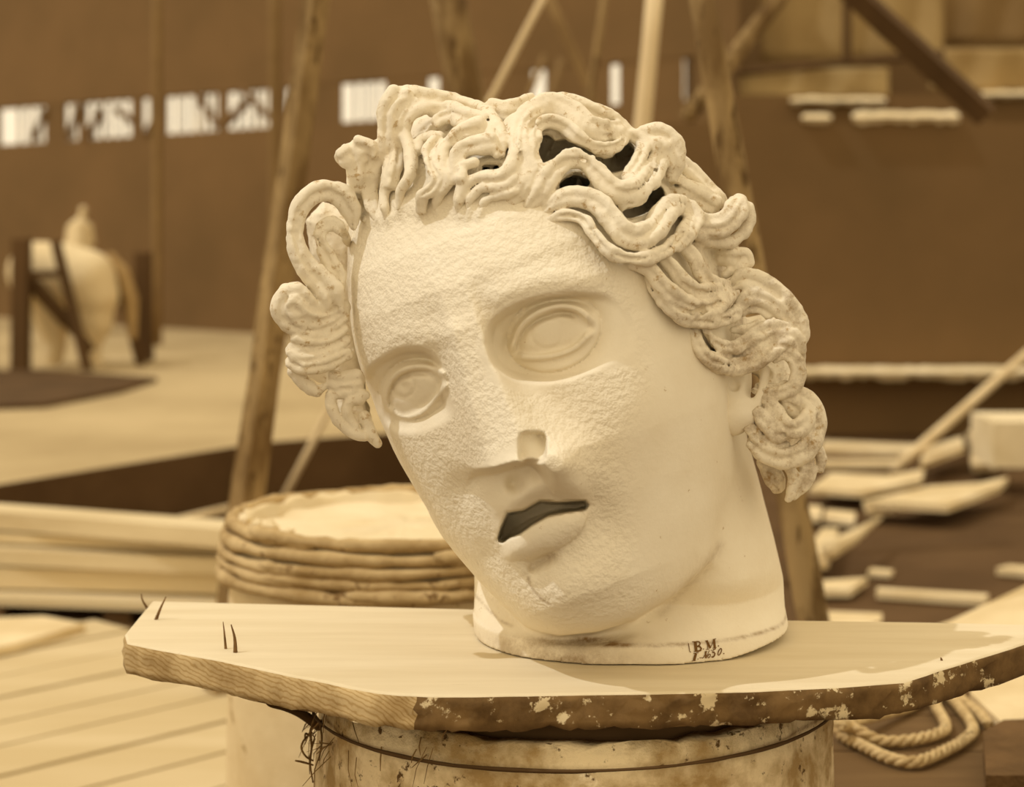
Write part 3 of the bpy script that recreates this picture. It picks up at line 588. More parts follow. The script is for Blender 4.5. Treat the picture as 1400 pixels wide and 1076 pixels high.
# locks of hair: (centre line in photo pixels, half widths, strands, lift per point or one number)
LOCKS = [
 # left side arch and its tail
 ([(483, 314), (479, 286), (462, 266), (438, 262), (415, 278), (405, 303), (405, 332), (415, 358), (434, 382), (450, 402), (456, 425)], [4, 12, 14, 14, 13, 12, 12, 14, 17, 18, 14], 2, [8, 8, 14, 20, 24, 26, 26, 22, 18, 14, 8]),
 ([(478, 335), (468, 316), (455, 307), (441, 313), (438, 330), (449, 352), (461, 376), (463, 402)], [5, 8, 9, 9, 9, 10, 10, 8], 1, [4, 8, 12, 14, 14, 10, 8, 6]),
 ([(470, 420), (445, 432), (420, 428), (402, 412), (392, 420)], [10, 14, 20, 22, 18], 1, [6, 14, 24, 30, 26]),
 ([(398, 400), (388, 422), (398, 442), (425, 452), (455, 444), (472, 430)], [14, 15, 13, 10, 9, 7], 2, [26, 26, 24, 20, 14, 8]),
 ([(404, 458), (422, 462), (448, 462), (472, 448)], [9, 10, 9, 6], 1, [22, 22, 16, 8]),
 ([(398, 478), (415, 484), (445, 480), (474, 464)], [9, 10, 9, 6], 1, [22, 24, 18, 8]),
 ([(398, 494), (418, 502), (450, 497), (478, 484)], [8, 9, 9, 6], 1, [20, 22, 18, 8]),
 ([(402, 508), (416, 524), (432, 534), (446, 528)], [8, 9, 8, 5], 1, 4),
 ([(455, 520), (470, 522), (490, 520)], [12, 14, 12], 1, 0),
 ([(452, 540), (455, 562), (468, 580), (484, 592), (498, 596)], [8, 8, 8, 8, 6], 1, 4),
 ([(492, 545), (478, 550), (474, 565), (484, 582)], [8, 8, 8, 7], 1, 6),
 ([(498, 570), (506, 590), (516, 606)], [8, 8, 5], 1, 0),
 ([(462, 540), (486, 535), (500, 540)], [7, 7, 6], 1, 6),
 # forehead tufts on the left
 ([(470, 214), (476, 212)], [13, 13], 1, 18),
 ([(488, 200), (500, 204), (505, 215)], [13, 15, 13], 1, 20),
 ([(478, 205), (486, 225), (486, 255), (494, 284), (502, 300)], [13, 13, 9, 8, 5], 1, [18, 18, 10, 4, -4]),
 ([(520, 200), (512, 228), (505, 254), (508, 280), (516, 300)], [12, 11, 9, 9, 5], 1, [20, 18, 12, 6, -4]),
 ([(530, 215), (532, 240), (526, 262), (526, 285), (530, 302)], [10, 9, 8, 8, 5], 1, [22, 20, 13, 7, -4]),
 # tall lock at the top left
 ([(545, 130), (530, 150), (527, 180), (530, 205)], [14, 13, 12, 10], 1, [14, 18, 20, 20]),
 ([(560, 134), (545, 152), (540, 178), (545, 206), (540, 232), (535, 255)], [15, 14, 11, 9, 8, 7], 1, [16, 22, 24, 22, 18, 12]),
 ([(600, 150), (578, 148), (560, 160), (554, 182), (562, 212), (560, 240), (548, 262), (545, 285)], [10, 10, 9, 8, 8, 9, 8, 5], 1, [22, 26, 28, 28, 24, 20, 12, 2]),
 ([(625, 152), (604, 160), (596, 166)], [9, 9, 8], 1, 24),
 ([(600, 186), (576, 190), (572, 205)], [8, 8, 7], 1, 14),
 ([(600, 190), (588, 206), (590, 226), (598, 242), (590, 258), (578, 268), (576, 288)], [9, 9, 9, 9, 8, 8, 6], 1, [24, 28, 28, 26, 20, 14, 2]),
 ([(620, 188), (606, 206), (606, 230), (612, 248), (600, 266), (596, 284)], [10, 10, 9, 8, 7, 5], 1, [26, 28, 26, 20, 10, 0]),
 ([(655, 176), (630, 182), (618, 194)], [14, 14, 10], 1, [24, 28, 26]),
 ([(672, 196), (654, 200), (632, 206), (624, 222), (626, 244)], [13, 12, 11, 10, 9], 1, [28, 32, 32, 28, 18]),
 ([(648, 222), (634, 228), (632, 244)], [8, 8, 7], 1, 28),
 # swirl in the middle
 ([(706, 170), (708, 200), (700, 226), (682, 240), (655, 242), (636, 254), (628, 275), (628, 295)], [16, 14, 10, 9, 8, 8, 7, 4], 1, [16, 22, 26, 24, 20, 16, 8, -2]),
 ([(712, 222), (702, 246), (682, 256), (658, 258), (644, 272), (640, 292)], [9, 8, 7, 7, 6, 4], 1, [20, 20, 18, 14, 8, -2]),
 ([(716, 246), (702, 262), (680, 268), (662, 276), (654, 294)], [8, 7, 6, 6, 4], 1, [16, 14, 10, 6, -2]),
 # crest along the top
 ([(555, 130), (575, 133), (598, 136), (622, 142), (648, 150), (668, 164), (682, 190), (684, 212)], [12, 11, 12, 12, 13, 14, 13, 8], 1, [8, 10, 10, 10, 12, 14, 18, 14]),
 ([(590, 150), (612, 150), (636, 162), (660, 168)], [11, 12, 13, 11], 1, [20, 22, 24, 20]),
 ([(672, 150), (700, 152), (730, 142)], [14, 17, 14], 1, 8),
 # big arch
 ([(700, 276), (718, 252), (724, 222), (714, 190), (722, 162), (748, 148), (776, 158), (800, 178), (826, 186), (850, 182)], [8, 15, 17, 17, 19, 21, 22, 22, 21, 16], 3, [0, 12, 20, 24, 26, 26, 26, 24, 20, 12]),
 ([(735, 232), (734, 205), (734, 178), (750, 166), (772, 172), (794, 190), (820, 202), (845, 198), (858, 184)], [6, 7, 8, 9, 9, 9, 9, 9, 7], 1, [24, 30, 34, 36, 36, 34, 30, 26, 18]),
 ([(738, 142), (775, 140), (806, 152), (836, 166), (860, 184)], [12, 13, 12, 11, 9], 1, [8, 8, 8, 8, 8]),
 # second arch
 ([(722, 284), (740, 262), (755, 236), (774, 220), (796, 220), (814, 234), (832, 252), (852, 262), (872, 258), (888, 240), (900, 214)], [6, 11, 13, 14, 14, 14, 15, 16, 15, 14, 10], 2, [-2, 10, 20, 26, 28, 28, 28, 28, 28, 24, 16]),
 ([(862, 186), (878, 196), (872, 220), (860, 240), (868, 250)], [9, 10, 9, 8, 6], 1, [18, 24, 28, 28, 28]),
 # fan at the crown
 ([(880, 186), (902, 184), (918, 196), (924, 224), (920, 244)], [12, 14, 13, 12, 8], 1, [14, 16, 18, 18, 14]),
 ([(902, 196), (900, 222), (888, 250), (872, 272), (852, 282)], [12, 12, 11, 9, 6], 1, [24, 26, 26, 22, 16]),
 ([(922, 215), (938, 226), (960, 246), (980, 268), (988, 280)], [9, 9, 9, 9, 7], 1, [-14, -14, -14, -14, -14]),
 ([(912, 246), (930, 256), (952, 268), (975, 282)], [12, 15, 15, 12], 1, 2),
 # third lock
 ([(738, 292), (760, 276), (788, 270), (814, 278), (834, 300), (852, 320), (876, 324), (898, 308), (912, 286), (930, 278), (945, 290)], [4, 10, 13, 14, 14, 15, 16, 15, 14, 12, 9], 2, [-4, 10, 20, 26, 30, 32, 34, 34, 34, 30, 22]),
 ([(748, 302), (772, 294), (796, 300), (812, 320), (828, 340), (852, 352), (882, 353), (910, 342), (932, 320), (944, 300)], [3, 7, 8, 8, 9, 9, 9, 9, 9, 7], 1, [-4, 8, 18, 24, 28, 30, 34, 36, 36, 30]),
 ([(942, 282), (950, 300), (940, 322), (924, 338)], [10, 10, 9, 7], 1, 36),
 # tuft on the right
 ([(950, 302), (968, 308), (990, 304), (1006, 286), (1010, 276)], [11, 15, 17, 16, 12], 2, [26, 28, 26, 20, 14]),
 ([(950, 318), (968, 330), (992, 332), (1014, 320), (1024, 300), (1022, 284)], [7, 8, 8, 8, 8, 7], 1, [22, 22, 20, 14, 8, 8]),
 # side locks
 ([(862, 362), (888, 370), (905, 392), (925, 410), (950, 420), (976, 418), (998, 400)], [5, 9, 11, 13, 13, 13, 10], 2, [6, 16, 24, 30, 34, 36, 34]),
 ([(905, 350), (920, 366), (936, 388), (958, 400), (985, 396)], [7, 10, 11, 11, 9], 2, [20, 26, 32, 36, 34]),
 ([(934, 336), (948, 352), (960, 374), (976, 388), (996, 392)], [7, 9, 9, 9, 8], 1, [22, 26, 28, 28, 26]),
 ([(952, 338), (972, 346), (996, 352), (1018, 350), (1024, 360)], [8, 10, 10, 10, 8], 1, 4),
 ([(992, 376), (1008, 366), (1024, 360)], [6, 7, 7], 1, 8),
 ([(884, 378), (898, 402), (918, 424), (944, 438), (975, 440), (1002, 432), (1008, 424)], [4, 8, 9, 9, 10, 9, 7], 1, [4, 14, 22, 28, 32, 34, 30]),
 # outer mass on the right
 ([(1000, 390), (1018, 382), (1040, 390), (1062, 404), (1084, 428), (1096, 456), (1092, 470)], [8, 13, 15, 15, 14, 11, 8], 1, [14, 14, 12, 8, 6, 6, 4]),
 ([(1010, 420), (1020, 408), (1040, 408), (1062, 420), (1078, 438)], [7, 10, 11, 11, 9], 1, [20, 22, 20, 16, 10]),
 ([(1016, 428), (1034, 424), (1050, 432)], [5, 6, 6], 1, 16),
 ([(948, 450), (956, 474), (972, 492), (1000, 500), (1030, 494), (1052, 478), (1074, 462), (1088, 466), (1094, 480)], [8, 10, 11, 13, 14, 13, 12, 11, 8], 2, [2, 14, 22, 28, 30, 28, 24, 16, 8]),
 ([(962, 446), (972, 464), (992, 474), (1016, 470), (1036, 456), (1056, 448), (1078, 450)], [6, 8, 9, 11, 11, 10, 8], 1, [12, 22, 28, 32, 32, 28, 20]),
 ([(1002, 452), (1018, 450), (1036, 442)], [5, 7, 6], 1, 26),
 ([(942, 446), (954, 478), (970, 500), (980, 508)], [5, 7, 7, 4], 1, -2),
 ([(1056, 490), (1070, 482), (1084, 490), (1090, 508), (1084, 528), (1066, 536), (1044, 538), (1030, 534)], [8, 9, 9, 9, 9, 9, 8, 5], 2, [20, 22, 20, 16, 14, 12, 8, 4]),
 ([(1094, 484), (1096, 505), (1090, 524)], [7, 6, 5], 1, 0),
 ([(1036, 528), (1054, 534), (1074, 530)], [6, 9, 8], 1, 2),
 # curls behind the ear
 ([(1088, 536), (1106, 548), (1116, 572), (1112, 598), (1096, 618), (1072, 626), (1046, 620), (1028, 604)], [10, 12, 13, 14, 14, 13, 12, 9], 2, [0, 0, 0, 2, 4, 6, 6, 4]),
 ([(1042, 540), (1058, 560), (1070, 580), (1086, 586), (1104, 572), (1108, 556)], [7, 9, 11, 11, 10, 8], 1, [10, 14, 18, 20, 16, 10]),
 ([(1034, 562), (1048, 580), (1064, 594), (1080, 592)], [7, 9, 10, 8], 1, 12),
 ([(1024, 585), (1036, 600), (1054, 612), (1076, 612)], [7, 9, 9, 8], 1, 6),
 ([(1072, 550), (1088, 556), (1094, 568)], [12, 14, 12], 1, -4),
 ([(1114, 606), (1122, 622), (1122, 642)], [7, 8, 5], 1, -30),
 ([(1072, 628), (1084, 650), (1082, 672), (1078, 682)], [8, 8, 7, 4], 1, -20),
 ([(1098, 620), (1104, 644), (1096, 664), (1084, 680)], [11, 12, 10, 5], 1, -30),
 ([(1046, 630), (1056, 650), (1064, 668)], [12, 12, 8], 1, -50),
]
HOLES = [ # drilled hollows: (points, radius, depth from/to relative to the envelope)
 ([(428, 302), (426, 318), (433, 334)], 7), ([(462, 326), (466, 346), (470, 366)], 6.5),
 ([(744, 195), (742, 214), (758, 206), (780, 204), (800, 212)], 15), ([(738, 232), (728, 254)], 5), ([(814, 222), (842, 226), (858, 206)], 12),
 ([(768, 258), (784, 246), (800, 250)], 11), ([(858, 290), (880, 282), (900, 264)], 12), ([(568, 198), (584, 170), (600, 166)], 5), ([(578, 212), (580, 236), (570, 256)], 6),
 ([(678, 230), (664, 230)], 10), ([(896, 396), (915, 414), (940, 427), (962, 426)], 6.5), ([(962, 462), (978, 482), (1005, 487), (1022, 481)], 6.5),
 ([(1022, 436), (1036, 432), (1042, 434)], 7), ([(1012, 522), (1034, 520), (1050, 512)], 9), ([(1058, 500), (1068, 512), (1070, 524)], 6), ([(1062, 472), (1078, 474)], 6), ([(1072, 602), (1094, 594)], 6), ([(1046, 552), (1058, 566)], 5),
 ([(454, 552), (460, 556)], 5), ([(480, 570), (492, 576)], 5), ([(466, 532), (480, 532)], 4), ([(1012, 350), (1000, 366)], 4),
]
HAIR_P = [(700, 272), (640, 276), (600, 270), (540, 276), (505, 280), (484, 285), (470, 240), (478, 205), (515, 205), (530, 150), (560, 135), (640, 145), (690, 150), (740, 138), (800, 150), (862, 180), (915, 190), (940, 222), (985, 275), (1010, 290), (1015, 350), (1040, 385), (1080, 430), (1088, 500), (1106, 560), (1110, 600), (1086, 650), (1062, 655), (1044, 632), (1022, 600), (1030, 520), (1005, 505), (970, 500), (945, 450), (905, 410), (870, 372), (830, 345), (800, 312), (760, 302)]
HAIR_L = [(500, 290), (505, 540), (522, 610), (500, 604), (478, 592), (456, 572), (446, 540), (440, 530), (408, 514), (402, 470), (396, 430), (420, 400), (440, 392), (420, 350), (412, 300), (440, 270)]
def lumps(G, size, amp, seed=5):
    r_ = np.random.default_rng(seed + size); M = []; dims = []
    for k in range(3):
        n = int((G.ax[k][-1] - G.ax[k][0]) / size) + 3; t = (G.ax[k] - G.ax[k][0]) / size
        W = np.zeros((len(t), n), np.float32); i = t.astype(int); f = t - i; f = f * f * (3 - 2 * f)
        W[np.arange(len(t)), i] = 1 - f; W[np.arange(len(t)), i + 1] = f
        M.append(W); dims.append(n)
    A = (r_.random(dims).astype(np.float32) - 0.5) * 2 * amp
    A = np.tensordot(M[0], A, (1, 0)); A = np.einsum('jb,abc->ajc', M[1], A, optimize=True)
    return A @ M[2].T
def build_hair(root, mat):
    G = Grid((358, 102, -235), (1142, 705, 480), 2.2)
    X2, Y2 = np.meshgrid(G.ax[0], G.ax[1], indexing='ij')
    d2 = sd_poly(X2, Y2, HAIR_P).astype(np.float32); dl = sd_poly(X2, Y2, HAIR_L).astype(np.float32)
    sil = smin(d2, sd_poly(X2, Y2, FACE_P).astype(np.float32) + 14, 20.0)       # the back of the head
    x, y, c = G.ax[0][:, None, None], G.ax[1][None, :, None], G.ax[2][None, None, :]
    for i0 in range(0, G.n[0], 60):
        s = slice(i0, min(i0 + 60, G.n[0]))
        u, v, w = local(x[s], y, c)
        e = (np.sqrt((u / 272) ** 2 + ((v - 30) / 344) ** 2 + (w / 311) ** 2) - 1) * 300
        wave = 6 * np.sin(0.11 * u + 3 * np.sin(0.02 * v + 0.015 * w)) * sstep(c, 120, 220)
        front = smax(e + 6 + 8 * np.exp(-np.clip(-d2[s], 0, 200) / 22.0)[:, :, None], d2[s][:, :, None] + 2 + 0 * c, 10.0)
        back = smax(smax(e + wave, sil[s][:, :, None] + 14 + 0 * c, 40.0), (190 - c) + 0 * e, 20.0)
        # the nape and the left side behind the arch
        lob = np.sqrt(((x[s] - 1040) / 75) ** 2 + ((y - 540) / 110) ** 2 + ((c - 190) / 90) ** 2) * 80 - 80
        lob = smax(lob, d2[s][:, :, None] + 10 + 0 * c, 10.0)
        lef = smax(np.abs(c - 150) - 55 + 0 * e, dl[s][:, :, None] + 6 + 0 * c, 34.0)
        G.F[s] = smin(smin(smin(front, back, 10.0), lob, 14.0), lef, 12.0)
    def P3(P, lift):
        lift = [lift] * len(P) if np.isscalar(lift) else lift
        out = []
        for p, l in zip(P, lift):
            d = hair_depth(*p, 8.0) - l
            if l <= 4:
                try: d = face_depth(GF, *p) + 4 - l
                except Exception: pass
            out.append(np.array((p[0], p[1], d)))
        return out
    for P, R in HOLES:
        Q = [np.array((p[0], p[1], hair_depth(*p, 8.0))) for p in P]; front = [q + np.array((0, 0, -30)) for q in Q]
        for dz in (-20, 0, 20, 40, 60, 80, 100, 120): G.tube(catmull([q + np.array((0, 0, dz)) for q in Q], 4), [R] * (4 * (len(Q) - 1) + 1 if len(Q) > 2 else 5), 3.0, sub=True)
    cuts = []
    for li, (P, Wd, ns, lift) in enumerate(LOCKS):
        r_ = np.random.default_rng(100 + li)
        C = np.array(catmull(P3(P, lift), 6) if len(P) > 2 else catmull(P3(P, lift), 6)); Wi = 1.1 * np.interp(np.linspace(0, 1, len(C)), np.linspace(0, 1, len(Wd)), Wd)
        T = np.gradient(C, axis=0); T /= np.linalg.norm(T, axis=1)[:, None] + 1e-9
        N = np.array([0, 0, -1.0]); S = np.cross(T, N); S /= np.linalg.norm(S, axis=1)[:, None] + 1e-9
        m = max(ns, int(round(2 * Wd[len(Wd) // 2] / 12.0)))
        if m == 1: strands = [(0.0, 1.0)]
        else: strands = [(-1 + (2 * j + 1) / m, 1.0 / m) for j in range(m)]
        for s0, wf in strands:
            ph = r_.uniform(0, 6.28); tt = np.linspace(0, 1, len(C))
            wob = 0.10 * np.sin(5 * tt + ph)
            off = (s0 * 0.92 + wob * (m > 1)) * Wi
            rad = Wi * (wf * 1.20 if m > 1 else 0.95)
            dome = -(Wi * 0.45) * (1 - s0 * s0) * (m > 1) + (r_.uniform(-3.5, 2.5) if m > 1 else 0)
            G.tube(C + S * off[:, None] + np.stack([0 * dome, 0 * dome, dome], 1), np.maximum(rad, 3.2), 2.6)
        for j in range(1, m): cuts.append((C, S, Wi, -1 + 2 * j / m, 1.0))
        # core under the strands
        if m > 1: G.tube(C + np.array((0, 0, 3.0)), Wi * 0.80, 3.0)
    for C, S, Wi, s0, z0 in cuts:
        n = len(C); a, b = int(n * 0.08), max(int(n * 0.94), 3)
        z = -(Wi * z0) * np.sqrt(max(1 - s0 * s0, 0.1)) - 1.0
        G.tube((C + S * (s0 * 0.95 * Wi)[:, None] + np.stack([0 * z, 0 * z, z], 1))[a:b], np.clip(Wi * 0.17, 1.6, 3.2)[a:b], 2.0, sub=True)
    for P, R in HOLES:                     # reopen the mouths of the hollows a little
        Q = [np.array((p[0], p[1], hair_depth(*p, 8.0) - 4)) for p in P]
        for dz in (-60, -35, -10, 15): G.tube(catmull([q + np.array((0, 0, dz)) for q in Q], 4), [R * 0.62] * (4 * (len(Q) - 1) + 1 if len(Q) > 2 else 5), 3.0, sub=True)
    x, y, c = G.ax[0][:, None, None], G.ax[1][None, :, None], G.ax[2][None, None, :]
    G.F += lumps(G, 7, 1.1) + lumps(G, 24, 2.5)
    V, Q = G.mesh()
    o = np_mesh('hair', to_world(V), Q, mat, root)
    a2 = o.data.attributes.new('dirt_shade', 'FLOAT', 'POINT')
    a2.data.foreach_set('value', np.clip(0.12 + 0.62 * sstep(V[:, 0] + 0.35 * V[:, 1], 960, 1220), 0, 1).astype(np.float32))  # brown patina growing towards the lower right
    return o
def build_ear(root, mat):
    G = Grid((965, 470, -80), (1075, 610, 150), 2.0)
    def P3(P, lift): return [np.array((a, b, -4 - l)) for (a, b), l in zip(P, lift if not np.isscalar(lift) else [lift] * len(P))]
    G.tube(catmull(P3([(1000, 490), (1002, 520), (1000, 545), (1002, 570)], [-30, -22, -12, -4]), 5), [26] * 16, 6)
    G.tube(catmull(P3([(1012, 556), (1014, 566)], [2, 4]), 4), [19] * 5, 6)          # lobe
    G.tube(catmull(P3([(1046, 505), (1042, 530), (1034, 552), (1026, 572)], [0, 4, 6, 4]), 5), [7, 7, 7, 7, 7, 7, 8, 8, 8, 8, 9, 9, 9, 9, 10, 10], 7)   # rim
    G.tube(catmull(P3([(1016, 515), (1014, 532), (1004, 544)], [-2, 2, 4]), 5), [6] * 11, 5)
    G.tube(catmull(P3([(1030, 512), (1028, 535)], [4, 4]), 5), [8] * 6, 4, sub=True)
    G.tube(catmull(P3([(1000, 518), (1004, 528)], [8, 8]), 5), [7] * 6, 4, sub=True)
    V, Q = G.mesh()
    return np_mesh('ear', to_world(V), Q, mat, root)

def marble(name, pitted):
    m, t, b = nt(name); L = t.links
    v = coords(t)
    n1 = node(t, 'ShaderNodeTexNoise', Scale=7.0, Detail=5.0, Roughness=0.6); L.new(v, n1.inputs['Vector'])
    r1 = ramp(t, n1.outputs[0], [(0.3, srgb(228, 215, 188)), (0.7, srgb(238, 228, 205))]) 
    n2 = node(t, 'ShaderNodeTexNoise', Scale=60.0 if pitted else 75.0, Detail=7.0, Roughness=0.7); L.new(v, n2.inputs['Vector'])
    r2 = ramp(t, n2.outputs[0], [(0.66 if pitted else 0.56, (0, 0, 0, 1)), (0.74 if pitted else 0.68, (1, 1, 1, 1))])
    mx = t.nodes.new('ShaderNodeMixRGB'); L.new(r2.outputs[0], mx.inputs[0]); L.new(r1.outputs[0], mx.inputs[1]); mx.inputs[2].default_value = srgb(180, 150, 104) if pitted else srgb(186, 158, 112)
    colr = mx.outputs[0]
    if True:
        da = node(t, 'ShaderNodeAttribute', attribute_name='dirt_shade')  # grime, and on the face painted shade too
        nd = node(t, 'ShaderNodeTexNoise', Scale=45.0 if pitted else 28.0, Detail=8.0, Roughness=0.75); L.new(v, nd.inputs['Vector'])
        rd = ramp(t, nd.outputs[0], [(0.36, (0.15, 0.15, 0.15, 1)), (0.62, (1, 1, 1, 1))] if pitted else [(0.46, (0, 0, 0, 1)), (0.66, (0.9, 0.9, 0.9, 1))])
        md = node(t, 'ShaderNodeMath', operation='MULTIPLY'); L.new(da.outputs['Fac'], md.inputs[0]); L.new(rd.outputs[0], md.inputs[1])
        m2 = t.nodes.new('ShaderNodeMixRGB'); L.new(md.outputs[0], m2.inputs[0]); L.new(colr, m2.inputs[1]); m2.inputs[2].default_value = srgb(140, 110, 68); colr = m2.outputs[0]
    L.new(colr, b.inputs['Base Color'])
    b.inputs['Roughness'].default_value = 0.75
    if pitted:
        vo = node(t, 'ShaderNodeTexNoise', Scale=105.0, Detail=2.0, Roughness=0.6); L.new(v, vo.inputs['Vector'])
        at_ = node(t, 'ShaderNodeAttribute', attribute_name='pitted')
        rp = ramp(t, vo.outputs[0], [(0.30, (0, 0, 0, 1)), (0.66, (1, 1, 1, 1))])
        mu = node(t, 'ShaderNodeMath', operation='MULTIPLY'); L.new(at_.outputs['Fac'], mu.inputs[0]); mu.inputs[1].default_value = 0.24
        ad = node(t, 'ShaderNodeMath', operation='ADD'); L.new(mu.outputs[0], ad.inputs[0]); ad.inputs[1].default_value = 0.06
        bp = node(t, 'ShaderNodeBump', Distance=0.005); L.new(rp.outputs[0], bp.inputs['Height']); L.new(ad.outputs[0], bp.inputs['Strength'])
    else:
        bp = node(t, 'ShaderNodeBump', Distance=0.004, Strength=0.5); L.new(n2.outputs[0], bp.inputs['Height'])
    L.new(bp.outputs[0], b.inputs['Normal'])
    return m
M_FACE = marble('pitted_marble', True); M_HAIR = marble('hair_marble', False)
head = empty('marble_head', at(866, 905, 2.6), 'colossal white marble head of a wavy-haired youth with broken nose, tilted on a plank', 'sculpture')
head.location = ((866 - 700) * 2.75 / FPX, 2.75, ZB)
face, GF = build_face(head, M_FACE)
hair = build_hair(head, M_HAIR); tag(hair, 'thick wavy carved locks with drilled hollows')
ear = build_ear(head, M_FACE)
# ------------------------------------------------------------------ sculpture fragment, frame and far statue
hs = empty('horse_fragment', at(125, 546, DH), 'pale rounded fragment of a stone horse held in a dark timber frame at far left', 'sculpture')
M_FAR = noisy('far_marble', srgb(214, 192, 148), srgb(226, 206, 164), 2, bump=0.3, bdist=0.02, bscale=5)
M_FARD = noisy('stained_marble', srgb(150, 122, 80), srgb(176, 148, 100), 2)
sculpt('hindquarters', [([(52, 372, 0), (90, 376, 0), (118, 382, -4)], [42, 44, 40], 6), ([(118, 382, -4), (132, 404, -6), (130, 440, -4)], [38, 32, 22], 10),
                ([(130, 440, -4), (122, 475, 0), (132, 505, 2), (130, 528, 2)], [24, 15, 11, 12], 8), ([(60, 410, 20), (70, 470, 20), (62, 530, 20)], [30, 16, 12], 8)], DH, 2.5, M_FAR, hs)
sculpt('tail', [([(150, 352, 8), (166, 372, 8), (178, 410, 8), (180, 460, 8)], [7, 9, 10, 6], 5)], DH, 2.0, M_FARD, hs)
def fb(x0, y0, x1, y1, w, dz=-0.45): return tube('frame_beam', [at(x0, y0, DH + dz), at(x1, y1, DH + dz)], w, M_DARKWOOD, parent=hs, square=True, phase=0.78)
fb(28, 545, 30, 326, 0.085); fb(132, 556, 76, 330, 0.045); fb(36, 376, 82, 374, 0.035); fb(30, 372, 92, 440, 0.06, -0.35)
fb(200, 528, 156, 352, 0.045, 0.1); fb(198, 530, 196, 345, 0.085, 0.5); fb(-20, 350, -20, 545, 0.08); fb(92, 440, 125, 480, 0.045, -0.35)
prism('shadow_plinth', [on(-60, 556, yz + 0.03), on(60, 552, yz + 0.03), on(165, 532, yz + 0.03), on(215, 516, yz + 0.03), on(60, 505, yz + 0.03), on(-60, 508, yz + 0.03)], 0.03, M_DARKWOOD, parent=hs)  # dark base; its colour also paints the ground shadow around the fragment
DS = 19.0
st = empty('draped_statue', at(110, 450, DS), 'small pale statue with a round head seen above the horse fragment', 'statue')
sculpt('figure', [([(114, 287, 0), (113, 292, 0)], [5.5, 5], 2), ([(112, 294, 0), (110, 304, 0)], [3, 4], 3), ([(100, 308, 0), (109, 305, 0), (120, 309, 0)], [5, 7, 5], 4),
                  ([(110, 310, 0), (109, 330, 0), (109, 370, 0)], [11, 15, 18], 6), ([(96, 312, 0), (93, 335, 0), (98, 350, -6)], [5, 5, 4], 4), ([(123, 312, 0), (125, 330, 0), (120, 345, -6)], [5, 5, 4], 4)], DS, 1.5, M_FAR, st)
prism('pedestal', [at(90, 372, DS - 0.15), at(130, 372, DS - 0.15), at(130, 372, DS + 0.15), at(90, 372, DS + 0.15)], (CAMH - 88 * DS / FPX) - yz, M_FARD, parent=st)

# ------------------------------------------------------------------ stacked timbers at the left
zt = [0.372, 0.295, 0.246, 0.178, 0.088, 0.046]
tim = [ # front edge at its two ends in pixels, depth, label
 ((-60, 696), (312, 724), 0.20, 'long pale timber on the top of the left stack'),
 ((-60, 728), (318, 744), 0.26, 'long pale timber second from the top of the left stack'),
 ((-60, 748), (322, 764), 0.28, 'long grey-tan timber in the middle of the left stack'),
 ((-60, 776), (326, 786), 0.32, 'broad pale timber low in the left stack'),
 ((-60, 812), (330, 826), 0.34, 'thin timber at the bottom of the left stack'),
]
for k, (a, b, dp, lab) in enumerate(tim):
    A, B = on(*a, zt[k]), on(*b, zt[k]); A.y += (0, .03, -.02, .02, -.03)[k]; B.y += (0, .02, -.01, .03, -.02)[k]; A2, B2 = A + Vector((0, dp, 0)), B + Vector((0, dp, 0))
    prism('timber', [A, B, B2, A2], zt[k] - zt[k + 1] - 0.009, M_TIMBER, label=lab, cat='timber', group='timbers in the left stack')
for x, w in ((-30, 'left end'), (150, 'middle'), (300, 'right end')):
    p = at(x, 842, 6.95); prism('bearer_block', [(p.x - 0.05, 7.08, 0.044), (p.x + 0.05, 7.08, 0.044), (p.x + 0.05, 7.4, 0.044), (p.x - 0.05, 7.4, 0.044)], 0.044, M_DARKWOOD, label='low dark bearer block under the %s of the left timber stack' % w, cat='block', group='bearers under the timber stack')
prism('loose_plank', [on(-60, 846, 0.07), on(60, 842, 0.07), on(116, 852, 0.07), on(20, 880, 0.07), on(-60, 896, 0.07)], 0.03, M_PLANK, label='pale loose plank in the shade under the left timber stack', cat='plank')
tube('loose_stick', [on(228, 716, 0.04), on(320, 694, 0.04)], 0.022, M_PALEPOLE, label='pale stick lying behind the rear barrel at left', cat='stick')
for i, (x, y, r, lab) in enumerate([(455, 606, 0.04, 'low pale stone on dark ground left of the head cheek'), (505, 646, 0.045, 'pale stone on dark ground just under the left curls'), (436, 640, 0.04, 'small stone beside the thin slanting pole')]):
    p = on(x, y, 0.0); D = p.y
    sg = empty('rubble_stone', p, lab, 'stone')
    bm = bmesh.new(); bmesh.ops.create_icosphere(bm, subdivisions=2, radius=r * 1.3)
    for v in bm.verts: v.co = Vector((v.co.x * 2.6, v.co.y * 1.6, max(v.co.z, -r * 0.2) * 0.7)) * random.uniform(0.88, 1.1) + Vector((0, 0, r * 0.16))
    me = bpy.data.meshes.new('rubble_stone'); bm.to_mesh(me); bm.free(); me.materials.append(M_STONE)
    bpy.data.objects.remove(sg); o = bpy.data.objects.new('rubble_stone', me); o.location = p; link(o); tag(o, lab, 'stone')

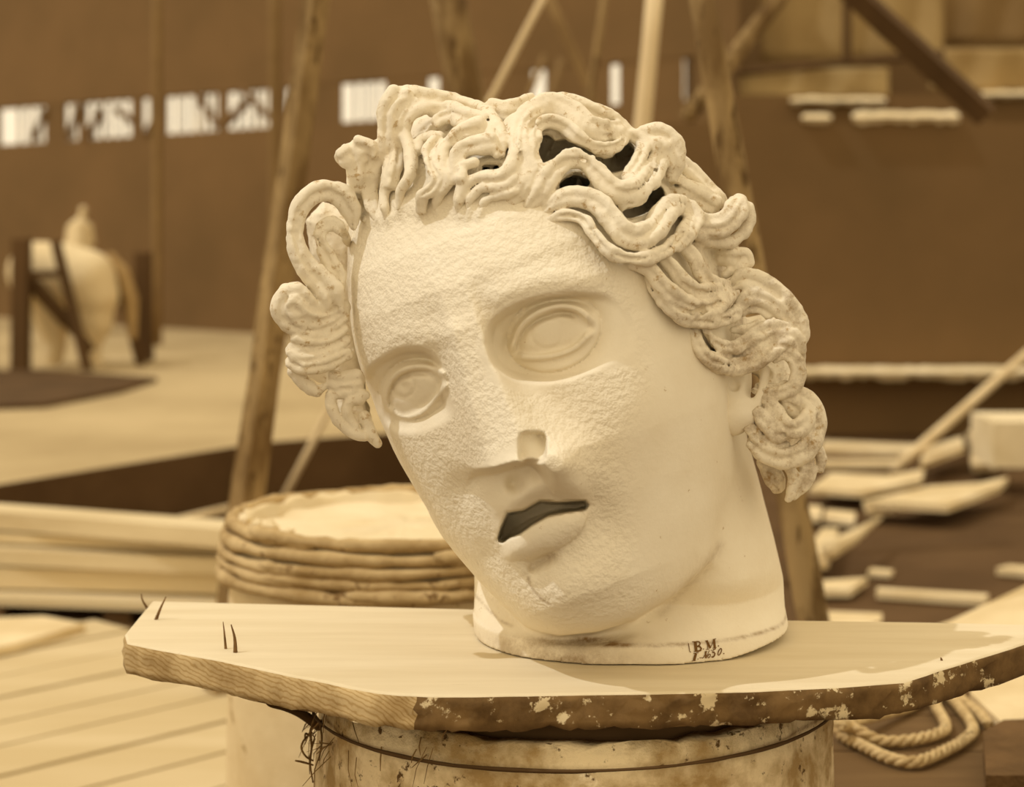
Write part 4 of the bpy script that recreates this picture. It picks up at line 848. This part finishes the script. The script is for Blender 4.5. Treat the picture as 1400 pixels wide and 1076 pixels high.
# ------------------------------------------------------------------ scrap planks and offcuts at the right
scrap = [
 ([(1106, 668), (1136, 646), (1212, 650), (1264, 641), (1260, 655), (1180, 673)], 0.10, 0.03, 'broad pale plank under the foot of the slanting prop'),
 ([(1184, 684), (1272, 664), (1340, 660), (1378, 652), (1366, 664), (1296, 691)], 0.12, 0.035, 'long pale plank end poking out over the dark ground at right'),
 ([(1180, 684), (1222, 684), (1226, 694), (1186, 696)], 0.08, 0.03, 'grey stub of plank left of the long plank end'),
 ([(1258, 634), (1264, 612), (1316, 596), (1318, 612)], 0.14, 0.03, 'pale tilted board beside the slanting prop'),
 ([(1120, 612), (1125, 602), (1250, 607), (1250, 617)], 0.04, 0.04, 'long pale board at the foot of the dark right wall'),
 ([(1110, 634), (1112, 629), (1228, 628), (1228, 634)], 0.04, 0.03, 'thin dim lath in front of the board at the wall foot'),
 ([(1322, 590), (1355, 584), (1360, 600), (1330, 606)], 0.10, 0.04, 'small pale offcut left of the pale block'),
 ([(1326, 622), (1360, 616), (1362, 634), (1330, 636)], 0.10, 0.04, 'pale offcut under the small offcut beside the block'),
 ([(1090, 705), (1096, 690), (1124, 692), (1122, 706)], 0.06, 0.03, 'small pale offcut close to the round leaning pole'),
 ([(1126, 706), (1130, 696), (1170, 700), (1168, 712)], 0.05, 0.03, 'dim offcut beside the small offcut near the pole'),
 ([(1098, 758), (1124, 722), (1146, 722), (1140, 740), (1132, 768), (1100, 770)], 0.10, 0.03, 'upturned pale offcut right of the round leaning pole'),
 ([(1108, 806), (1112, 794), (1186, 789), (1162, 806)], 0.05, 0.03, 'pale offcut on the dark ground above the board edge'),
 ([(1186, 782), (1190, 776), (1222, 779), (1216, 784)], 0.03, 0.02, 'tiny pale chip of wood on the dark ground'),
 ([(1118, 854), (1126, 835), (1206, 838), (1206, 848), (1180, 856)], 0.08, 0.03, 'pale offcut just behind the head board at right'),
 ([(1198, 808), (1200, 803), (1352, 812), (1346, 818)], 0.04, 0.03, 'long thin lath on the dark ground at right'),
 ([(1362, 776), (1380, 772), (1440, 776), (1440, 784)], 0.04, 0.03, 'short lath at the right edge'),
]
for P, z, t, lab in scrap:
    prism('scrap_plank', [on(x, y, z) for x, y in P], min(t, z), M_PLANK, label=lab, cat='plank', group='scrap planks and offcuts at right')
tube('pointed_stake', [on(1134, 752, 0.15), on(1164, 736, 0.15), on(1204, 708, 0.15)], [0.04, 0.03, 0.008], M_PLANK, label='pointed pale stake among the offcuts at right', cat='stake')
slab('pale_block', 1358, 1440, 577, 640, 10.2, 0.5, M_STONE, label='squared pale block at the right edge below the ledge', cat='block')
prism('near_plank', [on(1270, 858, 0.45), on(1300, 848, 0.45), on(1420, 792, 0.50), on(1470, 800, 0.50), on(1470, 870, 0.45)], 0.03, M_PLANK, label='broad sunlit plank sloping up at the right edge behind the board', cat='plank')

# ------------------------------------------------------------------ barrels
def barrel_mesh(name, cx, cy, z0, z1, r, mat, parent, amp=0.004, bulge=0.02, rim=0.02, seed=1):
    r_ = random.Random(seed); n = 72; rows = 16; V, Fc = [], []
    for j in range(rows + 1):
        t = j / rows; z = z0 + (z1 - z0) * t; rr = r + bulge * (1 - (2 * t - 1) ** 2)
        for i in range(n):
            th = 2 * math.pi * i / n; q = rr + amp * (math.sin(i * 0.7 + j) + r_.uniform(-1, 1)) * 0.6
            V.append((cx + q * math.cos(th), cy + q * math.sin(th), z + (r_.uniform(-1, 1) * rim * 0.25 if j == rows else 0)))
    for i in range(n): V.append((cx + (r - rim) * math.cos(2 * math.pi * i / n), cy + (r - rim) * math.sin(2 * math.pi * i / n), z1 + r_.uniform(-1, 1) * rim * 0.2))
    for i in range(n): V.append((cx + (r - rim) * math.cos(2 * math.pi * i / n), cy + (r - rim) * math.sin(2 * math.pi * i / n), z1 - 0.12))
    for j in range(rows + 2):
        for i in range(n):
            i2 = (i + 1) % n; Fc.append((j * n + i, j * n + i2, (j + 1) * n + i2, (j + 1) * n + i))
    Fc.append(tuple(range(n))[::-1]); Fc.append(tuple(range((rows + 2) * n, (rows + 3) * n)))
    return mesh_obj(name, V, Fc, mat, parent, smooth=True)
def hoop(parent, cx, cy, z, r, w, mat, seed, name='hoop', tilt=0.0):
    r_ = random.Random(seed); n = 90; P = []; R = []
    a0 = r_.uniform(3.6, 5.0)
    for i in range(n + 8):                                          # ends overlap
        th = a0 + 2 * math.pi * i / n
        lift = 0.45 * w * max(0, 1 - i / 10) - 0.45 * w * max(0, 1 - (n + 7 - i) / 10)
        P.append(Vector((cx + (r + lift * 0.7) * math.cos(th), cy + (r + lift * 0.7) * math.sin(th), z + lift + tilt * math.cos(th) + r_.uniform(-1, 1) * w * 0.12)))
        R.append(w * (1 + 0.16 * math.sin(i * 0.53 + seed) + r_.uniform(-0.12, 0.12)) * (0.55 if i in (0, n + 7) else 1))
    return tube(name, P, R, mat, parent=parent, seg=8)
M_CASK = noisy('plastered_cask', srgb(206, 182, 136), srgb(226, 206, 164), 4, bump=0.4, bdist=0.006, bscale=20, c3=srgb(170, 142, 96), speck=0.62)
M_HOOP = noisy('willow_hoop', srgb(158, 130, 84), srgb(206, 180, 132), 9, bump=0.6, bdist=0.005, bscale=40, c3=srgb(128, 100, 62), speck=0.60)
M_PLASTER = noisy('dry_plaster', srgb(218, 198, 156), srgb(230, 212, 174), 5, bump=0.6, bdist=0.008, bscale=30)
bx, by = (549 - 700) * 4.05 / FPX, 4.05
rb = empty('plaster_cask', (bx, by, 0.0), 'open cask bound with willow hoops behind the board, left of the neck', 'barrel')
rb.location.z = 0.035
barrel_mesh('cask_body', bx, by, 0.035, 0.895, 0.348, M_CASK, rb, seed=3, rim=0.03)
fill = []
n = 40; Vf = [(bx, by, 0.878)]; Ff = []
for j in (1, 2, 3, 4):
    for i in range(n):
        th = 2 * math.pi * i / n; q = 0.320 * j / 4
        Vf.append((bx + q * math.cos(th), by + q * math.sin(th), 0.878 + random.uniform(-0.008, 0.008) - (0.006 if j < 4 else 0)))
for i in range(n): Ff.append((0, 1 + i, 1 + (i + 1) % n))
for j in range(3):
    for i in range(n): a = 1 + j * n; Ff.append((a + i, a + n + i, a + n + (i + 1) % n, a + (i + 1) % n))
mesh_obj('plaster_fill', Vf, Ff, M_PLASTER, rb, smooth=True)
for z, w, rr, sd in ((0.893, 0.014, 0.358, 1), (0.866, 0.0135, 0.371, 2), (0.840, 0.0115, 0.376, 3), (0.818, 0.0105, 0.378, 4), (0.793, 0.0135, 0.380, 5)):
    hoop(rb, bx, by, z, rr, w, M_HOOP, sd, tilt=0.004 if sd > 2 else 0.0)
for (th, dz, w) in ((3.55, 0.012, 0.02), (3.75, 0.016, 0.016), (3.9, 0.01, 0.022), (4.05, 0.012, 0.014)):       # broken chips on the rim
    p = Vector((bx + 0.341 * math.cos(th), by + 0.341 * math.sin(th), 0.90 + dz * 0.3))
    bm = bmesh.new(); bmesh.ops.create_icosphere(bm, subdivisions=1, radius=w)
    for v in bm.verts: v.co = v.co * random.uniform(0.7, 1.15) + p - rb.location
    me = bpy.data.meshes.new('rim_chip'); bm.to_mesh(me); bm.free(); me.materials.append(M_PLASTER); o = bpy.data.objects.new('rim_chip', me); link(o, rb)

fx, fy = 0.0905, 2.790
M_SACK = noisy('stained_sacking', srgb(172, 142, 92), srgb(234, 212, 168), 13, bump=0.8, bdist=0.008, bscale=45, c3=srgb(98, 72, 40), speck=0.60, lo=0.4, hi=0.6)
fb_ = empty('support_cask', (fx, fy, 0.0), 'rough stained cask that carries the board and the marble head', 'barrel')
tube('lid', [(fx, fy, 0.80), (fx, fy, 0.8900)], 0.335, M_DARKWOOD, parent=fb_, seg=64)  # dark plug added under the board to deepen its shadow gap
barrel_mesh('cask_body', fx, fy, 0.0, 0.864, 0.368, M_SACK, fb_, amp=0.007, seed=8, bulge=0.012)
hoop(fb_, fx, fy, 0.836, 0.3815, 0.0024, M_DARKWOOD, 12, name='binding_cord', tilt=0.007)
# torn straw on its left side
M_STRAW = noisy('dark_straw', srgb(96, 72, 40), srgb(140, 110, 66), 20)
bmS = bmesh.new()
V, Fc = [], []
for k in range(60):
    th = random.uniform(3.12, 3.62) if k < 42 else random.uniform(3.6, 4.3); z = random.uniform(0.79, 0.885)
    r0 = 0.378; p = Vector((fx + r0 * math.cos(th), fy + r0 * math.sin(th), z)); out = Vector((math.cos(th), math.sin(th), 0))
    d = (Vector((-math.sin(th), math.cos(th), 0)) * random.uniform(-0.5, 0.5) + Vector((0, 0, random.uniform(-1, 0.1))) + out * random.uniform(0.0, 0.35)).normalized()
    L = random.uniform(0.015, 0.06); w = random.uniform(0.0005, 0.0011)
    c1 = p + d * L * 0.5 + out * random.uniform(0.002, 0.008); c2 = p + d * L + out * random.uniform(0, 0.006)
    s = d.cross(out).normalized() * w
    b = len(V); V += [p - s, p + s, c1 - s, c1 + s, c2 - s * 0.4, c2 + s * 0.4, p + out * w * 2, c1 + out * w * 2, c2 + out * w]
    Fc += [(b, b + 1, b + 3, b + 2), (b + 2, b + 3, b + 5, b + 4), (b, b + 2, b + 7, b + 6), (b + 2, b + 4, b + 8, b + 7), (b + 1, b + 6, b + 7, b + 3), (b + 3, b + 7, b + 8, b + 5)]
mesh_obj('straw', V, Fc, M_STRAW, fb_)['kind'] = 'stuff'
def curve_px(name, P, R, mat, parent, **kw):
    return tube(name, [Vector(p) for p in catmull([tuple(at(*p)) for p in P], 5)], list(np.interp(np.linspace(0, 1, 5 * (len(P) - 1) + 1), np.linspace(0, 1, len(R)), R)), mat, parent=parent, seg=8, **kw)
DT = 2.70
curve_px('iron_spike', [(360, 951, DT - 0.1), (368, 963, DT - 0.08), (390, 968, DT - 0.04), (412, 976, DT), (436, 992, DT + 0.04)], [0.0008, 0.0028, 0.0045, 0.0065, 0.008], M_DARKWOOD, fb_, label='curved dark iron spike sticking out to the left')
for P in ([(427, 1002, DT), (417, 1010, DT - .02), (412, 1022, DT - .03), (418, 1034, DT - .02), (428, 1040, DT)], [(428, 1046, DT), (414, 1042, DT - .02), (404, 1040, DT - .03)], [(426, 1008, DT), (418, 1003, DT - .01), (417, 1012, DT - .02)], [(430, 985, DT), (424, 1000, DT - .01), (426, 1022, DT - .01), (424, 1044, DT), (428, 1070, DT)], [(436, 985, DT), (440, 1010, DT - .03), (436, 1040, DT - .03)]):
    curve_px('twig', P, [0.0012, 0.0016, 0.0012], M_STRAW, fb_)

# ------------------------------------------------------------------ the board
TOPE = [(168, 866), (205, 822), (420, 827), (620, 832), (860, 840), (1085, 848), (1275, 851), (1480, 856), (1480, 856), (1480, 858), (1440, 866), (1385, 885), (1330, 902), (1288, 915), (1240, 931), (1150, 938), (1030, 944), (900, 947), (760, 949), (640, 951), (590, 951), (545, 949), (515, 946), (480, 940), (440, 931), (400, 924), (350, 913), (300, 902), (250, 893), (210, 886), (172, 878)]
M_BTOP = noisy('board_top', srgb(214, 197, 161), srgb(226, 211, 178), 3.0, stretch=(0.5, 5, 1), bump=0.25, bdist=0.002, bscale=14, c3=srgb(190, 168, 128), speck=0.66)
def edge_mat(name, c1, c2, c3, speck, grain):
    m, t, b = nt(name); L = t.links; v = coords(t)
    n = node(t, 'ShaderNodeTexNoise', Scale=14.0, Detail=8.0, Roughness=0.65); L.new(v, n.inputs['Vector'])
    r = ramp(t, n.outputs[0], [(0.36, c1), (0.62, c2)]); out = r.outputs[0]
    n3 = node(t, 'ShaderNodeTexNoise', Scale=22.0, Detail=7.0, Roughness=0.7); L.new(v, n3.inputs['Vector'])
    r3 = ramp(t, n3.outputs[0], [(speck, (0, 0, 0, 1)), (speck + 0.03, (1, 1, 1, 1))])
    mx = t.nodes.new('ShaderNodeMixRGB'); L.new(r3.outputs[0], mx.inputs[0]); L.new(out, mx.inputs[1]); mx.inputs[2].default_value = c3; out = mx.outputs[0]
    if grain:
        w = node(t, 'ShaderNodeTexWave', Scale=90.0, Distortion=6.0, Detail=3.0); w.bands_direction = 'DIAGONAL'; w.inputs['Detail Scale'].default_value = 0.5
        L.new(v, w.inputs['Vector']); rw = ramp(t, w.outputs[0], [(0.0, srgb(226, 216, 196)), (0.5, (1, 1, 1, 1))])
        mm = t.nodes.new('ShaderNodeMixRGB'); mm.blend_type = 'MULTIPLY'; mm.inputs[0].default_value = 1.0; L.new(out, mm.inputs[1]); L.new(rw.outputs[0], mm.inputs[2]); out = mm.outputs[0]
    L.new(out, b.inputs['Base Color'])
    bp = node(t, 'ShaderNodeBump', Strength=0.5, Distance=0.003); L.new(n.outputs[0], bp.inputs['Height']); L.new(bp.outputs[0], b.inputs['Normal'])
    return m
M_BEND = edge_mat('board_end_grain', srgb(164, 136, 90), srgb(204, 178, 130), srgb(128, 100, 60), 0.66, True)
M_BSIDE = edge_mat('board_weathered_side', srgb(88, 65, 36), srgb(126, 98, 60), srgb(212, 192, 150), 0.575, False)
def densify(P, step=10):
    out = []
    for i in range(len(P)):
        a, b = P[i], P[(i + 1) % len(P)]; L = math.hypot(b[0] - a[0], b[1] - a[1]); k = max(1, int(L / step))
        for j in range(k): out.append((a[0] + (b[0] - a[0]) * j / k, a[1] + (b[1] - a[1]) * j / k))
    return out
bd = empty('head_board', on(700, 900, ZB), 'thick weathered plank platform under the marble head, cut off at the corners', 'board')
E = [on(x, y, ZB) for x, y in densify(TOPE)]; nE = len(E); rE = random.Random(4)
cen = sum(E, Vector()) / nE; TH = 0.0435
V = []; rows = 5
nz = [rE.uniform(-1, 1) for _ in range(nE * 6)]
for j in range(rows + 1):
    for i, p in enumerate(E):
        d = (p - cen); d.z = 0; d.normalize()
        front = 1.0 if p.y < 2.75 else 0.2
        off = (0.0035 * nz[(i * 3 + j * 7) % len(nz)] + (0.004 * nz[(i // 3 + j * 31) % len(nz)])) * front * (0.4 if E[i].x < -0.14 else 0.8) * (0.15 if j == 0 else 1) - (0.0025 if j in (0,) else 0)
        z = p.z - TH * j / rows + (0.0015 * nz[(i * 5 + 3) % len(nz)] * front if j in (1, rows) else 0) - (0.003 if j == 0 else 0)
        if j == rows: z += 0.002 * nz[(i // 2) % len(nz)] * front
        V.append(p + d * off + Vector((0, 0, z - p.z)))
ins = len(V)
for p in E:
    d = (p - cen); d.z = 0; d.normalize(); V.append(p - d * 0.006)
Fc = []; mi = []
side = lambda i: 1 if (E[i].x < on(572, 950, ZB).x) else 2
for j in range(rows):
    for i in range(nE):
        i2 = (i + 1) % nE; Fc.append((j * nE + i, (j + 1) * nE + i, (j + 1) * nE + i2, j * nE + i2)); mi.append(side(i))
for i in range(nE):
    i2 = (i + 1) % nE; Fc.append((ins + i, i, i2, ins + i2)); mi.append(0)
Fc.append(tuple(range(ins, ins + nE))); mi.append(0); Fc.append(tuple(range(rows * nE, rows * nE + nE))[::-1]); mi.append(2)
slabo = mesh_obj('slab', V, Fc, M_BTOP, bd)
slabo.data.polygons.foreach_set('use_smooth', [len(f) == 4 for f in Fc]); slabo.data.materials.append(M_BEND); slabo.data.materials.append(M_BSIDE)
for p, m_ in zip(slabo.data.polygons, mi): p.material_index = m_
bm = bmesh.new(); bm.from_mesh(slabo.data); bmesh.ops.recalc_face_normals(bm, faces=bm.faces); bm.to_mesh(slabo.data); bm.free()
M_IRON = noisy('rusty_iron', srgb(98, 72, 42), srgb(130, 100, 62), 60, bump=0.5, bdist=0.001)
def nail(base, tip, r=0.0022, bend=0.0):
    b = on(*base, ZB); t = at(*tip, b.y); P = catmull([tuple(b - Vector((0, 0, 0.004))), tuple(b.lerp(t, 0.5) + Vector((bend, 0, 0))), tuple(t)], 4)
    return tube('nail', [Vector(p) for p in P], [r * 1.25] + [r * (1 - 0.1 * i) for i in range(len(P) - 1)], M_IRON, parent=bd, seg=6)
nail((202, 829), (193, 812), 0.0022, -0.003); nail((212, 847), (227, 816), 0.0026); nail((309, 887), (305, 850), 0.0020); nail((322, 892), (316, 854), 0.0030, 0.002); nail((1288, 903), (1286, 899), 0.002)

# ------------------------------------------------------------------ crate, rope and boards at the lower right
cz = 0.545
cr = empty('dark_crate', (0.95, 3.6, 0.0), 'low dark crate right of the support cask, carrying the coiled rope', 'crate')
M_CRATE = noisy('crate_wood', srgb(94, 70, 40), srgb(116, 90, 56), 3, stretch=(0.4, 2, 2), bump=0.4)
for i in range(5):
    y0 = 3.02 + i * 0.25; prism('plank', [(0.56, y0, cz), (1.9, y0, cz + random.uniform(-.002, .002)), (1.9, y0 + 0.243, cz), (0.56, y0 + 0.243, cz)], 0.022, M_CRATE, parent=cr)
for i in range(4): prism('plank', [(0.56, 3.02, cz - 0.024 - i * 0.13), (1.9, 3.02, cz - 0.024 - i * 0.13), (1.9, 3.045, cz - 0.024 - i * 0.13), (0.56, 3.045, cz - 0.024 - i * 0.13)], 0.124, M_CRATE, parent=cr)
prism('side_panel', [(0.56, 3.05, cz - 0.024), (0.585, 3.05, cz - 0.024), (0.585, 4.26, cz - 0.024), (0.56, 4.26, cz - 0.024)], 0.52, M_CRATE, parent=cr)
prism('back_panel', [(0.59, 4.23, cz - 0.024), (1.9, 4.23, cz - 0.024), (1.9, 4.26, cz - 0.024), (0.59, 4.26, cz - 0.024)], 0.52, M_CRATE, parent=cr)
M_ROPE = noisy('hemp_rope', srgb(176, 148, 100), srgb(212, 186, 136), 40, bump=0.7, bdist=0.002, bscale=180)
rp = empty('coiled_rope', on(1235, 1000, cz), 'thick twisted hemp rope coiled beside the support cask at lower right', 'rope')
def rope(P, R=0.0105, pitch=0.062):
    C = [Vector(p) for p in catmull([tuple(on(x, y, cz + 0.0150 + dz)) for x, y, dz in P], 14)]
    # even spacing
    S = [0.0]
    for i in range(1, len(C)): S.append(S[-1] + (C[i] - C[i - 1]).length)
    n = int(S[-1] / 0.006) + 2; Sx = np.linspace(0, S[-1], n)
    X = np.stack([np.interp(Sx, S, [c[k] for c in C]) for k in range(3)], 1)
    T = np.gradient(X, axis=0); T /= np.linalg.norm(T, axis=1)[:, None]
    A = np.cross(T, np.array([0, 0, 1.0])); A /= np.linalg.norm(A, axis=1)[:, None]; B = np.cross(A, T)
    for k in range(3):
        ph = 2 * math.pi * (Sx / pitch + k / 3)
        Q = X + (A * np.cos(ph)[:, None] + B * np.sin(ph)[:, None]) * R * 0.52
        tube('strand', [Vector(p) for p in Q], R * 0.62, M_ROPE, parent=rp, seg=7)
rope([(1350, 990, 0), (1338, 975, 0), (1316, 958, 0), (1303, 946, 0.0)])
rope([(1145, 985, 0.02), (1150, 1004, 0.0), (1180, 1020, 0), (1215, 1036, 0), (1250, 1042, 0), (1285, 1030, 0), (1318, 1012, 0), (1330, 995, 0), (1312, 968, 0), (1290, 944, 0)])
rope([(1148, 990, 0.02), (1172, 998, 0.02), (1205, 1013, 0.0), (1245, 1012, 0), (1280, 1004, 0), (1293, 993, 0), (1280, 966, 0), (1274, 944, 0)])
rope([(1150, 992, 0.035), (1176, 984, 0.02), (1206, 976, 0.01), (1240, 968, 0), (1260, 955, 0)])
prism('pale_board', [on(1326, 946, cz + 0.03), on(1345, 925, cz + 0.03), on(1480, 880, cz + 0.03), on(1480, 985, cz + 0.03), on(1374, 992, cz + 0.03)], 0.029, M_PLANK, label='pale board lying on the crate under the right end of the head board', cat='board')
prism('rough_block', [on(1344, 1000, 0.60), on(1372, 984, 0.60), on(1470, 980, 0.60), on(1470, 1060, 0.60), on(1348, 1060, 0.60)], 0.054, noisy('rough_dark_wood', srgb(92, 68, 38), srgb(112, 84, 50), 12, bump=0.9, bdist=0.01), label='dark rough block in the lower right corner beside the rope', cat='block')
# ------------------------------------------------------------------ painted inventory mark on the neck
M_INK = noisy('faded_ink', srgb(104, 74, 38), srgb(120, 88, 48), 80)
Z = lambda x, y: (920 + x / 14.0, 860 + y / 14.0)
def arc(cx, cy, rx, ry, a0, a1, n=14, sl=0.0):
    return [(cx + rx * math.cos(math.radians(a0 + (a1 - a0) * i / n)) - sl * ry * math.sin(math.radians(a0 + (a1 - a0) * i / n)), cy + ry * math.sin(math.radians(a0 + (a1 - a0) * i / n))) for i in range(n + 1)]
STROKES = [ # B . M .
 ([(428, 245), (446, 425)], 46), ([(368, 246), (480, 238)], 12), ([(398, 434), (480, 426)], 12), ([(452, 241), (500, 243), (522, 270), (512, 305), (480, 328), (455, 332)], 22), ([(458, 330), (515, 336), (543, 372), (530, 408), (490, 424), (450, 428)], 28),
 ([(577, 384), (595, 384)], 20), ([(662, 232), (664, 386)], 10), ([(632, 394), (698, 384)], 9), ([(645, 222), (716, 366)], 36), ([(716, 368), (786, 205)], 10), ([(786, 200), (802, 358)], 38), ([(762, 368), (838, 354)], 10), ([(618, 226), (672, 220)], 9), ([(768, 196), (828, 186)], 9), ([(862, 325), (882, 323)], 22),
 # I.
 ([(442, 468), (404, 602)], 40), ([(394, 466), (492, 456)], 11), ([(360, 614), (438, 602)], 11), ([(472, 576), (488, 575)], 16), ([(512, 552), (528, 551)], 18),
 # No with raised dot
 ([(540, 545), (565, 560), (590, 540), (650, 420)], 12), ([(626, 424), (632, 560)], 26), ([(632, 562), (700, 408)], 11), (arc(694, 515, 22, 36, 0, 360, sl=0.3), 14), ([(728, 410), (742, 408)], 18),
 # 50.
 ([(772, 402), (822, 372)], 18), ([(772, 402), (756, 452)], 11), ([(756, 452), (790, 444), (806, 474), (794, 512), (766, 538), (738, 530)], 24), (arc(898, 436, 27, 64, 0, 360, sl=0.35), 16), ([(966, 470), (984, 468)], 18),
 # stroke at the left
 ([(296, 270), (306, 330), (322, 430), (345, 444)], 12)]
V, Fc = [], []
for P, w in STROKES:
    P = np.array(P, float); m = []
    for i in range(len(P) - 1):
        k = max(1, int(np.hypot(*(P[i + 1] - P[i])) / 25)); m += [P[i] + (P[i + 1] - P[i]) * j / k for j in range(k)]
    m.append(P[-1]); m = np.array(m); T = np.gradient(m, axis=0); T /= np.linalg.norm(T, axis=1)[:, None] + 1e-9; N = np.stack([-T[:, 1], T[:, 0]], 1)
    b = len(V)
    for p, nn in zip(m, N):
        for s_ in (-0.5, 0.5):
            x, y = Z(*(p + nn * w * 1.2 * s_)); V.append((x, y, face_depth(GF, x, y) - 1.2))
    for i in range(len(m) - 1): Fc.append((b + 2 * i, b + 2 * i + 1, b + 2 * i + 3, b + 2 * i + 2))
o = mesh_obj('inscription', to_world(np.array(V)), Fc, M_INK, head); o['label'] = 'dark painted letters B.M. over I. No 50.'
